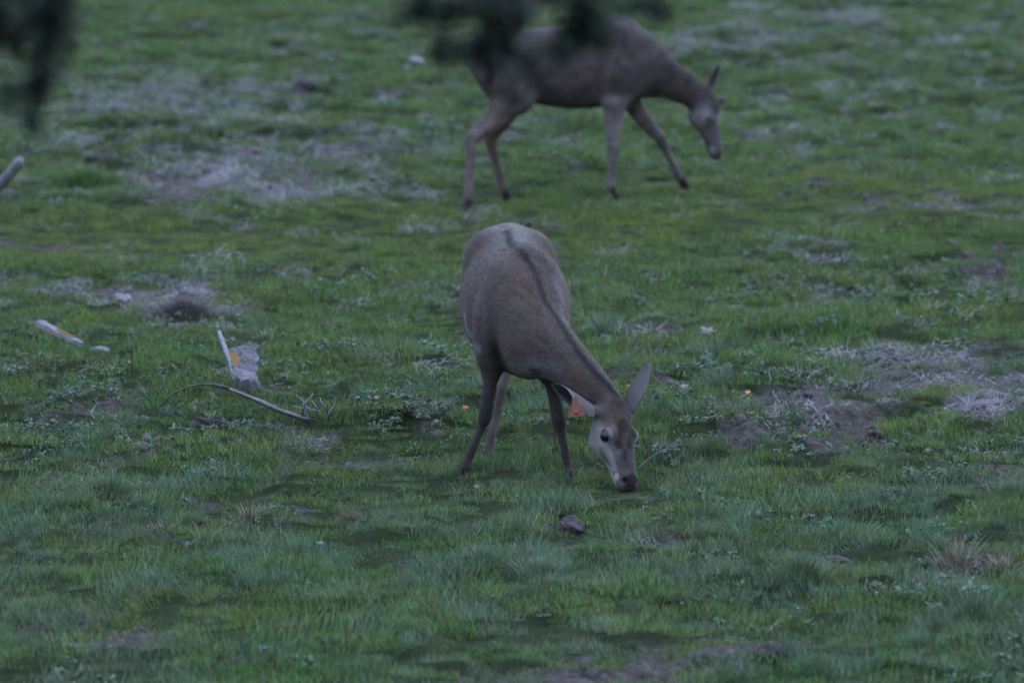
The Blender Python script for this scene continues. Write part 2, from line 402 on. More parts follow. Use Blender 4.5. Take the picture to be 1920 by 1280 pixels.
place('long_grass', t_long, 60, lambda z, x, y: (1 - 1.1 * z[0]) * z[4] * (.35 + .9 * fbm(x * 2.6, y * 2.2, 91, 2)), .7, 1.25, 'longer bluish green grass in the foreground', y1=28)
place('grass_tufts', t_tuft, 16, lambda z, x, y: (1 - .9 * z[0]) * (1 - z[3]) * np.clip(fbm(x * 1.6, y * 1.4, 55, 3) * 3 - 1.25, 0, 1), .55, 1.5, 'scattered tufts of taller grass')
place('weed_cover', t_weed, 85, lambda z, x, y: np.clip(.08 + .75 * z[1], 0, 1) * (1 - .6 * z[0]) * (1 - .9 * z[3]) * np.clip(fbm(x * 2.4, y * 2, 33, 3) * 3 - 1.0, 0, 1), .7, 1.5, 'low grey green weeds and clover among the grass', tilt=.25)
place('dead_litter', t_dry, 60, lambda z, x, y: np.clip(z[2] * 1.1 + z[0] * .35 + .02, 0, 1) * (1 - .85 * z[4]), .6, 1.3, 'dead grey stalks and litter lying on bare ground', tilt=.2, dz=.005)
place('dry_stalks', t_stand, 40, lambda z, x, y: np.clip(z[2] * 1.2 - .35, 0, 1) * (y > 26), .55, 1.2, 'upright pale dead stalks on the far slope', tilt=.2)
t_twig = []
for _ in range(5):
    b = BB()
    for k in range(7):
        b.blade((U(-.1, .1), U(-.1, .1), U(0, .02)), U(0, 6.283), U(.5, 1.5), U(.06, .18), U(.0015, .0032), (R(), U(.4, 1.5), U(-.6, .4)), segs=4, curl=U(-.4, .5), twist=U(-1, 1), st=.9)
    t_twig.append(b.build('fallen_twigs', M['dry']))
place('dead_twigs', t_twig, 6, lambda z, x, y: np.clip(.10 + .8 * z[1] + .2 * z[0], 0, 1) * (1 - z[3]) * (1 - .7 * z[4]), .5, 1.2, 'thin dead twigs and stems scattered among the weeds', tilt=.3, gaps=False)
# clods of earth
def clod_bb(seed, flat=.6):
    rr = random.Random(seed); nu, nv = 8, 6; V = []; Q = []
    for j in range(nv + 1):
        th = math.pi * j / nv
        for i in range(nu):
            ph = 2 * math.pi * i / nu; r = 1 + rr.uniform(-.28, .28)
            V.append((r * math.sin(th) * math.cos(ph), r * math.sin(th) * math.sin(ph), r * math.cos(th) * flat))
    for j in range(nv):
        for i in range(nu): Q.append((j * nu + i, (j + 1) * nu + i, (j + 1) * nu + (i + 1) % nu, j * nu + (i + 1) % nu))
    return V, Q
M['clod'] = mat_simple('earth_clod', (.04, .032, .03), (.13, .11, .105), 6)
t_clod = []
for s_ in range(4):
    V, Q = clod_bb(s_); t_clod.append(mesh_np('earth_clod_piece', np.array(V), Q, M['clod'], link=False))
x, y = candidates(150); z = zones(x, y); k = RNG.random(len(x)) < np.clip(z[0] * 1.3 - .35, 0, 1); x, y = x[k], y[k]
scatter('earth_crumbs', t_clod, np.stack([x, y, gz(x, y)], -1), RNG.uniform(0, 6, (len(x), 3)), np.minimum(RNG.gamma(1.6, .0095, len(x)), .034), np.zeros((len(x), 3)), 'crumbs of dark earth on the bare patches', 'crumb_templates')
print('scatter', round(time.time() - T0, 1))

# ------------------------------------------------------------------ deer bodies: smooth blended volumes turned into one continuous mesh
def catmull(P, sub):
    P = np.asarray(P, float)
    if len(P) < 3 or sub <= 1: return P
    Q = np.vstack([2 * P[0] - P[1], P, 2 * P[-1] - P[-2]]); out = []
    for i in range(1, len(Q) - 2):
        p0, p1, p2, p3 = Q[i - 1], Q[i], Q[i + 1], Q[i + 2]
        for k in range(sub):
            t = k / sub
            out.append(.5 * ((2 * p1) + (-p0 + p2) * t + (2 * p0 - 5 * p1 + 4 * p2 - p3) * t * t + (-p0 + 3 * p1 - 3 * p2 + p3) * t ** 3))
    out.append(P[-1]); return np.array(out)
def chain_sd(p, nodes, lat):
    """signed distance of points p to a tube of elliptic section; node = x,y,z, radius along lat, other radius"""
    lat = np.asarray(lat, float); lat = (lat / np.linalg.norm(lat)).astype(np.float32)
    best = np.full(len(p), 9.0, np.float32)
    segs = [(nodes[i], nodes[i + 1]) for i in range(len(nodes) - 1)] if len(nodes) > 1 else [(nodes[0], nodes[0])]
    for A, B in segs:
        a = A[:3].astype(np.float32); ab = (B[:3] - A[:3]).astype(np.float32); L2 = float(ab @ ab)
        q = p - a
        t = np.clip(q @ ab / L2, 0, 1) if L2 > 1e-9 else np.zeros(len(p), np.float32)
        rl = A[3] + (B[3] - A[3]) * t; rv = A[4] + (B[4] - A[4]) * t
        d = q - t[:, None] * ab
        dl = d @ lat; n2 = (d * d).sum(1); r2 = np.maximum(n2 - dl * dl, 0)
        g = np.sqrt((dl / rl) ** 2 + r2 / rv ** 2); ln = np.sqrt(n2)
        sd = np.where(g > 1e-3, ln * (1 - 1 / np.maximum(g, 1e-3)), -np.minimum(rl, rv))
        best = np.minimum(best, np.maximum(sd, -np.minimum(rl, rv)))
    return best
def blend_body(chains, cuts, vox):
    allp = np.vstack([np.hstack([c['n'][:, :3], np.maximum(c['n'][:, 3:4], c['n'][:, 4:5])]) for c in chains])
    lo = (allp[:, :3] - allp[:, 3:4]).min(0) - .05; hi = (allp[:, :3] + allp[:, 3:4]).max(0) + .05
    dim = np.ceil((hi - lo) / vox).astype(int) + 1
    Fd = np.full(dim, .5, np.float32)
    def sub_box(c, pad):
        r = np.maximum(c['n'][:, 3], c['n'][:, 4])[:, None]
        a = np.floor(((c['n'][:, :3] - r).min(0) - pad - lo) / vox).astype(int); b = np.ceil(((c['n'][:, :3] + r).max(0) + pad - lo) / vox).astype(int) + 1
        a = np.clip(a, 0, dim); b = np.clip(b, 0, dim)
        g = np.stack(np.meshgrid(*[np.arange(a[i], b[i]) for i in range(3)], indexing='ij'), -1)
        return tuple(slice(a[i], b[i]) for i in range(3)), (g * vox + lo).astype(np.float32)
    for c in chains:
        k = c['k']; sl_, pts = sub_box(c, k + .02)
        d = chain_sd(pts.reshape(-1, 3), c['n'], c['lat']).reshape(pts.shape[:3]); f = Fd[sl_]
        h = np.maximum(k - np.abs(f - d), 0) / k
        Fd[sl_] = np.minimum(f, d) - h * h * k * .25
    for c in cuts:
        k = c['k']; sl_, pts = sub_box(c, k + .01)
        d = -chain_sd(pts.reshape(-1, 3), c['n'], c['lat']).reshape(pts.shape[:3]); f = Fd[sl_]
        h = np.maximum(k - np.abs(f - d), 0) / k
        Fd[sl_] = np.maximum(f, d) + h * h * k * .25
    # surface nets
    S = Fd < 0
    n0, n1_, n2_ = dim - 1
    cor = [(i, j, k) for i in (0, 1) for j in (0, 1) for k in (0, 1)]
    cnt = sum(S[i:i + n0, j:j + n1_, k:k + n2_].astype(np.int8) for i, j, k in cor)
    act = (cnt > 0) & (cnt < 8); ci = np.argwhere(act); vid = -np.ones(act.shape, np.int32); vid[act] = np.arange(len(ci))
    acc = np.zeros((len(ci), 3)); m = np.zeros(len(ci))
    vals = {c: Fd[ci[:, 0] + c[0], ci[:, 1] + c[1], ci[:, 2] + c[2]] for c in cor}
    for c in cor:
        for ax in range(3):
            if c[ax] == 0:
                e = list(c); e[ax] = 1; e = tuple(e); va, vb = vals[c], vals[e]; x_ = (va < 0) != (vb < 0)
                t = np.where(x_, va / np.where(x_, va - vb, 1), 0); pt = np.tile(np.array(c, float), (len(ci), 1)); pt[:, ax] += t
                acc += pt * x_[:, None]; m += x_
    V = (ci + acc / m[:, None]) * vox + lo
    quads = []
    for ax in range(3):
        u, v = [(1, 2), (2, 0), (0, 1)][ax]
        a = S.take(range(dim[ax] - 1), ax); b = S.take(range(1, dim[ax]), ax)
        E = np.argwhere(a != b); E = E[(E[:, u] > 0) & (E[:, v] > 0) & (E[:, u] < dim[u] - 1) & (E[:, v] < dim[v] - 1)]
        fl = a[E[:, 0], E[:, 1], E[:, 2]]
        def g(du, dv):
            q = E.copy(); q[:, u] -= du; q[:, v] -= dv; return vid[q[:, 0], q[:, 1], q[:, 2]]
        q = np.stack([g(1, 1), g(0, 1), g(0, 0), g(1, 0)], -1); q[~fl] = q[~fl][:, ::-1]; quads.append(q)
    Q = np.vstack(quads)
    e = np.vstack([Q[:, [0, 1]], Q[:, [1, 2]], Q[:, [2, 3]], Q[:, [3, 0]]])
    for it in range(3):
        s_ = np.zeros_like(V); c_ = np.zeros(len(V))
        np.add.at(s_, e[:, 0], V[e[:, 1]]); np.add.at(s_, e[:, 1], V[e[:, 0]]); np.add.at(c_, e[:, 0], 1); np.add.at(c_, e[:, 1], 1)
        lam = .5 if it < 2 else -.25
        V = V + lam * (s_ / c_[:, None] - V)
    return V, Q
def vnormals(V, Q):
    nrm = np.cross(V[Q[:, 2]] - V[Q[:, 0]], V[Q[:, 3]] - V[Q[:, 1]])
    N = np.zeros_like(V)
    for k in range(4): np.add.at(N, Q[:, k], nrm)
    return N / np.maximum(np.linalg.norm(N, axis=1)[:, None], 1e-12)
def paint(V, N, chains, marks):
    W_ = []; Cc = []
    for c in chains:
        if c.get('col') is None: continue
        W_.append(chain_sd(V.astype(np.float32), c['n'], c['lat'])); Cc.append(c['col'])
    D = np.array(W_); wt = np.exp(-(D - D.min(0)) / .012); wt /= wt.sum(0)
    col = np.zeros((len(V), 3))
    for w_, c in zip(wt, Cc):
        c = np.asarray(c, float)
        if c.ndim == 1: col += w_[:, None] * c
    dep_ = V[:, 1] * math.cos(PITCH) + (CAMH - V[:, 2]) * math.sin(PITCH); upx = 960 + FPX * V[:, 0] / dep_; upy = 640 + FPX * np.tan(np.arctan((CAMH - V[:, 2]) / V[:, 1]) - PITCH)
    for mk in marks:
        if 'px' in mk:
            mk['p'] = []
            for a_, b_ in mk['px']:
                d_ = np.hypot(upx - a_, upy - b_); mk['p'].append(tuple(V[np.argmin(np.maximum(d_, 5) * 1.0 + (V[:, 1] - V[:, 1].min()) * 2.0)]))
        P = catmull(np.array(mk['p'], float), 6) if len(mk['p']) > 1 else np.array(mk['p'], float)
        d = np.full(len(V), 9.)
        for i in range(max(1, len(P) - 1)):
            a = P[i]; b = P[min(i + 1, len(P) - 1)]; ab = b - a; L2 = max(ab @ ab, 1e-9)
            t = np.clip((V - a) @ ab / L2, 0, 1); d = np.minimum(d, np.linalg.norm(V - a - t[:, None] * ab, axis=1))
        if mk.get('flat'):
            d = np.full(len(V), 9.)
            for i in range(len(P) - 1):
                a = P[i, :2]; ab = P[i + 1, :2] - a; t = np.clip((V[:, :2] - a) @ ab / (ab @ ab), 0, 1); d = np.minimum(d, np.linalg.norm(V[:, :2] - a - t[:, None] * ab, axis=1))
        f = np.clip((mk['r'] - d) / mk.get('soft', .02) + .5, 0, 1); f = f * f * (3 - 2 * f) * mk.get('s', 1)
        if 'dir' in mk:
            dr = np.array(mk['dir'], float); dr /= np.linalg.norm(dr); f = f * np.clip((N @ dr - mk.get('d0', 0)) / mk.get('dw', .3), 0, 1)
        col = col * (1 - f[:, None]) + np.array(mk['c']) * f[:, None]
    return col
def add_fur(V, Q, N, col, count, flow, L, wd, keep=None, seed=3):
    rg = np.random.default_rng(seed)
    ar = np.linalg.norm(np.cross(V[Q[:, 2]] - V[Q[:, 0]], V[Q[:, 3]] - V[Q[:, 1]]), axis=1); ar /= ar.sum()
    f = rg.choice(len(Q), count, p=ar); u, v = rg.random(count), rg.random(count)
    w4 = np.stack([(1 - u) * (1 - v), u * (1 - v), u * v, (1 - u) * v], -1)
    P = (V[Q[f]] * w4[..., None]).sum(1); Nn = (N[Q[f]] * w4[..., None]).sum(1); Cc = (col[Q[f]] * w4[..., None]).sum(1)
    fd = flow(P); fd = fd - (fd * Nn).sum(1)[:, None] * Nn; fd /= np.maximum(np.linalg.norm(fd, axis=1)[:, None], 1e-6)
    fd = fd + rg.normal(0, .22, fd.shape); dirn = fd + Nn * rg.uniform(.08, .36, count)[:, None]; dirn /= np.linalg.norm(dirn, axis=1)[:, None]
    side = np.cross(dirn, Nn); side /= np.maximum(np.linalg.norm(side, axis=1)[:, None], 1e-6)
    ll = (L(P) * rg.uniform(.6, 1.3, count))[:, None]
    hv = np.stack([P - side * wd - Nn * .001, P + side * wd - Nn * .001, P + dirn * ll], 1).reshape(-1, 3)
    hc = np.repeat(Cc * rg.uniform(.68, 1.35, count)[:, None], 3, 0)
    ht = np.arange(count * 3).reshape(-1, 3) + len(V)
    return hv, hc, ht
# coat
n = NT('deer_coat'); cc = n.attr('coat')
nz = n.noise(26, 4, .6, obj=True); nz2 = n.noise(170, 3, .6, obj=True)
hv = n.n('ShaderNodeHueSaturation'); n.l(cc, hv.inputs['Color'])
n.l(n.math('ADD', .62, n.math('ADD', n.math('MULTIPLY', nz, .50), n.math('MULTIPLY', nz2, .30))), hv.inputs['Value'])
nz3 = n.noise(8, 3, .6, obj=True)
warm = n.mix(1.0, hv.outputs[0], (1.12, .98, .90), 'MULTIPLY'); cm = n.mix(n.ramp(nz3, [(.42, (0, 0, 0)), (.60, (1, 1, 1))]), hv.outputs[0], warm)
p = n.principled(cm, .85, .12, nz2, .5, .004)
p.inputs['Sheen Weight'].default_value = .10; p.inputs['Sheen Roughness'].default_value = .5
M['coat'] = n.done(p.outputs[0])
M['hoof'] = mat_simple('hoof_horn', (.010, .009, .009), (.022, .020, .019), 40, .75)
n = NT('deer_eye'); p = n.principled((.006, .005, .005), .14, .5); M['eye'] = n.done(p.outputs[0])
M['tagm'] = mat_simple('orange_plastic_tag', (.15, .058, .038), (.21, .082, .052), 25, .45, .05, .001)
M['tagstud'] = mat_simple('tag_stud', (.22, .07, .04), (.26, .08, .045), 25, .45, .05, .001)

def mkchain(nodes, lat=(1, 0, 0), k=.04, col=None, sub=5, fat=1):
    nodes = [(*p[:3], p[3] * fat, p[4] * fat) for p in nodes]
    return dict(n=catmull(np.array(nodes, float), sub), lat=lat, k=k, col=col)
def one(p, rl, rv, lat=(1, 0, 0), k=.03, col=None): return dict(n=np.array([[*p, rl, rv]]), lat=lat, k=k, col=col)

def ear(parent, base, tip, open_dir, wid, c_back, c_in, c_edge, loc0, cup=.5, furn=900, tipdir=None):
    base = np.array(base, float); tip = np.array(tip, float); ax = tip - base; L = np.linalg.norm(ax); ax /= L
    od = np.array(open_dir, float); od -= (od @ ax) * ax; od /= np.linalg.norm(od); sd_ = np.cross(ax, od)
    od0 = od.copy(); od1 = od0 if tipdir is None else np.array(tipdir, float); od1 = od1 - (od1 @ ax) * ax; od1 /= np.linalg.norm(od1)
    nu, nv = 18, 13; V = []; Cc = []; Q = []
    for layer in (0, 1):
        for i in range(nu):
            u = i / (nu - 1); wv = wid * .5 * (math.sin(math.pi * min(1, (u * .80 + .20)) ** 1.15) ** .75) if u < 1 else 0.001
            wv = max(wv, .0015)
            od = od0 * (1 - u) + od1 * u; od = od / np.linalg.norm(od); sd_ = np.cross(ax, od)
            if u < .2: wv = max(wv, wid * .20)
            for j in range(nv):
                v = -1 + 2 * j / (nv - 1)
                cupf = cup * (1.7 - 1.1 * u)
                ang = v * min(1.5, cupf * 1.25)
                rr = wv / max(.35, math.sin(min(1.5, cupf * 1.25)))
                P = base + ax * (u * L) + sd_ * rr * math.sin(ang) + od * (rr * (1 - math.cos(ang)) - wv * .2)
                if layer == 1: P = P - od * (.0045 * (1 - abs(v)) + .0012) 
                P = P - od * math.sin(u * 2.2) * .006
                V.append(P)
                c = np.array(c_in if layer == 0 else c_back, float)
                ed = max(0, (abs(v) - .72) / .28) ** 1 * .75
                if layer == 0: ed = max(ed, .5 * math.exp(-((u - .1) / .2) ** 2))
                Cc.append(c * (1 - ed) + np.array(c_edge) * ed)
    o_ = nu * nv
    for i in range(nu - 1):
        for j in range(nv - 1):
            a = i * nv + j; Q.append((a, a + 1, a + nv + 1, a + nv)); b = a + o_; Q.append((b, b + nv, b + nv + 1, b + 1))
        for j, d in ((0, 0), (nv - 1, 1)):
            a = i * nv + j; q = (a, a + nv, a + nv + o_, a + o_); Q.append(q if d == 0 else q[::-1])
    V = np.array(V); Cc = np.array(Cc); Q = np.array(Q); N = vnormals(V, Q)
    hv_, hc_, ht_ = add_fur(V, Q, N, Cc, furn, lambda P: np.tile(ax, (len(P), 1)), lambda P: np.full(len(P), .012), .0009, seed=5)
    o = mesh_np('ear', np.vstack([V, hv_]) - np.array(loc0), Q, M['coat'], parent, Ft=ht_); color_attr(o.data, 'coat', np.vstack([Cc, hc_]))
    return o
def hoof(parent, p, fwd, loc0, L=.075, W_=.05, H_=.045, tipdown=0.):
    p = np.array(p, float); f = np.array([fwd[0], fwd[1], 0.]); f /= np.linalg.norm(f); s = np.array([-f[1], f[0], 0]); V = []; Q = []
    for side in (-1, 1):
        i0 = len(V); prof = [(-.5, 1.0, .9), (-.2, 1.0, 1.0), (.2, .72, .85), (.5, .28, .35)]
        for (x_, h_, w_) in prof:
            for (yy, zz_) in ((.05, 0), (.05, 1), (.35, 1.05), (.85, .75), (1, 0)):
                V.append(p + f * (x_ * L) + s * side * (.003 + yy * w_ * W_ * .5) + np.array([0, 0, zz_ * h_ * H_ - .004 - tipdown * (x_ + .5) * L]))
        for a in range(3):
            for b in range(5):
                c = (b + 1) % 5; q = (i0 + a * 5 + b, i0 + (a + 1) * 5 + b, i0 + (a + 1) * 5 + c, i0 + a * 5 + c); Q.append(q if side > 0 else q[::-1])
    for side in (0, 1):
        i0 = side * 20
        Q.append((i0 + 15, i0 + 16, i0 + 17, i0 + 18)); Q.append((i0, i0 + 3, i0 + 2, i0 + 1))
    return mesh_np('hoof', np.array(V) - np.array(loc0), Q, M['hoof'], parent)
def eyeball(parent, c, r, loc0, outn, axu):
    outn = np.array(outn, float); outn /= np.linalg.norm(outn); axu = np.array(axu, float); axu /= np.linalg.norm(axu); third = np.cross(outn, axu)
    V = []; Q = []; nu, nv = 16, 10
    for j in range(nv + 1):
        for i in range(nu):
            th = math.pi * j / nv; ph = 2 * math.pi * i / nu
            V.append(np.array(c) + r * (outn * math.cos(th) * .8 + (axu * math.cos(ph) * 1.15 + third * math.sin(ph)) * math.sin(th)))
    for j in range(nv):
        for i in range(nu): Q.append((j * nu + i, (j + 1) * nu + i, (j + 1) * nu + (i + 1) % nu, j * nu + (i + 1) % nu))
    return mesh_np('eye', np.array(V) - np.array(loc0), Q, M['eye'], parent)
def head_nodes(poll, nose, nrm, k=1.0):
    """chain nodes (centre, lateral radius, dorso-ventral radius) for skull to muzzle; the forehead line stays straight"""
    poll = np.array(poll, float); nose = np.array(nose, float); nrm = np.array(nrm, float)
    prof = [(0.06, .050, .056), (.18, .064, .070), (.32, .070, .078), (.45, .066, .076), (.58, .052, .063), (.72, .045, .054), (.86, .042, .047), (.965, .042, .038)]
    out = []
    for t, w_, d in prof:
        w_, d = w_ * k, d * k
        dors = poll + (nose - poll) * t + nrm * (.012 * math.sin(math.pi * min(1, t * 1.1)) - (.03 if t > .9 else 0) * (t - .9) * 10 * .3)
        c = dors - nrm * d
        out.append([*c, w_, d])
    return out

GREY = (.150, .125, .108); COAT = (.068, .050, .044); BROWN = (.105, .070, .050); DARK = (.028, .024, .024); PALE = (.30, .28, .265); LEG = (.028, .023, .023)
PALEG = (.21, .19, .18)
# ---------------------------------------- front deer (world coordinates, feet near (0, 24.2))
A0 = np.array([0.02, 24.35, 0.0])
fd = empty('deer', A0.tolist())
tag(fd, 'grey brown deer grazing head down with an orange ear tag, facing the viewer', 'deer', 'red deer hinds grazing on the slope')
X1 = (1, .08, 0)
hd_poll = np.array((.455, 23.82, .360)); hd_nose = np.array((.512, 23.66, .042))
hax = (hd_nose - hd_poll); hax /= np.linalg.norm(hax)
hn = np.array((.60, -.80, 0.)); hn -= (hn @ hax) * hax; hn /= np.linalg.norm(hn)
hs = np.cross(hn, hax); hs /= np.linalg.norm(hs)
if hs[0] > 0: hs = -hs                                       # hs points to the animal's right (image left)
HN = head_nodes(hd_poll, hd_nose, hn, 1.19)
def hp(t, side, dn, k=1.19):                                  # a point on the head: along, to its right, above the forehead line
    return hd_poll + (hd_nose - hd_poll) * t + hs * side * k + hn * dn * k
ch = [
 mkchain([(-.015,25.20,.80,.135,.13),(-.012,25.08,.785,.180,.185),(.000,24.92,.735,.190,.215),(.008,24.74,.685,.236,.245),(.020,24.54,.660,.232,.262),(.040,24.36,.655,.165,.255),(.050,24.24,.620,.125,.212),(.062,24.13,.570,.098,.150)], X1, .06, COAT),
 mkchain([(-.015,25.1,.925,.05,.035),(.010,24.85,.930,.045,.035),(.038,24.62,.905,.04,.035),(.065,24.45,.895,.038,.04),(.078,24.36,.880,.036,.05)], X1, .07, COAT),
 # neck
 mkchain([(.060,24.32,.70,.11,.20),(.105,24.17,.620,.110,.165),(.180,24.05,.548,.098,.128),(.270,23.96,.480,.077,.098),(.345,23.90,.415,.065,.082),(.405,23.87,.350,.058,.070)], (.75,-.35,.0), .08, COAT),
 mkchain(HN, tuple(hs), .035, (.085, .073, .069)),
 # withers, hips
 one((.078,24.37,.862), .045, .075, X1, .10, COAT),
 mkchain([(-.10,25.02,.86,.06,.06),(.075,24.99,.86,.06,.06)], X1, .10, COAT, 1),
 # shoulders
 mkchain([(-.045,24.36,.80,.055,.10),(-.095,24.27,.64,.070,.115),(-.100,24.26,.52,.058,.085),(-.088,24.28,.44,.042,.055)], X1, .045, COAT),
 mkchain([(.130,24.34,.80,.055,.10),(.175,24.24,.64,.065,.110),(.170,24.20,.52,.055,.080),(.165,24.18,.43,.042,.055)], X1, .045, COAT),
 # front legs
 mkchain([(-.088,24.28,.46,.038,.046),(-.097,24.25,.36,.028,.034),(-.112,24.21,.262,.0285,.033),(-.118,24.205,.235,.0265,.031),(-.130,24.20,.20,.0175,.019),(-.150,24.19,.15,.0160,.017),(-.178,24.17,.085,.0175,.020),(-.192,24.155,.055,.016,.018),(-.200,24.14,.028,.020,.022)], X1, .022, LEG, 5, 1.1),
 mkchain([(.165,24.18,.45,.038,.046),(.180,24.13,.36,.028,.034),(.198,24.06,.258,.0285,.033),(.203,24.055,.23,.0265,.031),(.210,24.04,.195,.0175,.019),(.220,24.02,.15,.0160,.017),(.232,24.00,.085,.0175,.020),(.238,23.98,.055,.016,.018),(.242,23.95,.028,.020,.022)], X1, .022, LEG, 5, 1.1),
 # haunches and hind legs
 mkchain([(-.115,25.06,.78,.085,.14),(-.135,24.95,.64,.075,.13),(-.115,24.86,.53,.055,.080)], X1, .08, COAT),
 mkchain([(.105,25.04,.78,.085,.14),(.135,24.95,.64,.075,.13),(.130,24.90,.53,.055,.080)], X1, .08, COAT),
 mkchain([(-.10,24.84,.55,.046,.060),(-.06,24.88,.44,.034,.042),(-.026,24.92,.345,.024,.034),(-.036,24.86,.30,.021,.028),(-.066,24.70,.19,.018,.020),(-.092,24.54,.095,.019,.022),(-.105,24.48,.04,.020,.022)], X1, .03, (.052,.041,.039)),
 mkchain([(.13,24.88,.55,.046,.060),(.15,24.96,.44,.034,.042),(.165,25.02,.37,.024,.034),(.170,24.98,.31,.021,.028),(.185,24.92,.19,.018,.020),(.198,24.86,.095,.019,.022),(.204,24.82,.04,.020,.022)], X1, .03, (.052,.041,.039)),
]
# face: brow ridges, cheeks, muzzle, ear bases
for sg in (1, -1):
    ch.append(one(hp(.40, sg * .052, -.018), .020, .024, hs, .03, None))
    ch.append(one(hp(.36, sg * .030, -.125), .022, .045, hs, .04, None))
    ch.append(one(hp(.93, sg * .017, -.030), .020, .026, hs, .02, None))
    ch.append(mkchain([(*hp(.13, sg * .035, -.035), .030, .030), (*hp(.10, sg * .075, -.045), .024, .024)], hs, .03, None, 1))
cuts = [one(hp(.405, sg * .079, -.036), .017, .019, hs, .012) for sg in (1, -1)] + \
       [one(hp(.972, sg * .026, -.016), .008, .010, hs, .008) for sg in (1, -1)] + \
       [mkchain([(*hp(.99, sg * .012, -.062), .003, .005), (*hp(.88, sg * .040, -.075), .003, .005)], hs, .006, None, 1) for sg in (1, -1)]
V, Q = blend_body(ch, cuts, .0065)
N = vnormals(V, Q)
spine = [(-.020,25.15,.96),(-.012,25.05,.985),(.010,24.85,.965),(.035,24.65,.945),(.060,24.5,.945),(.080,24.36,.945)]
neckline = [(.082,24.34,.945),(.125,24.22,.83),(.185,24.10,.745),(.235,24.05,.68),(.300,23.97,.585),(.365,23.90,.500),(.415,23.86,.43),(.445,23.83,.375)]
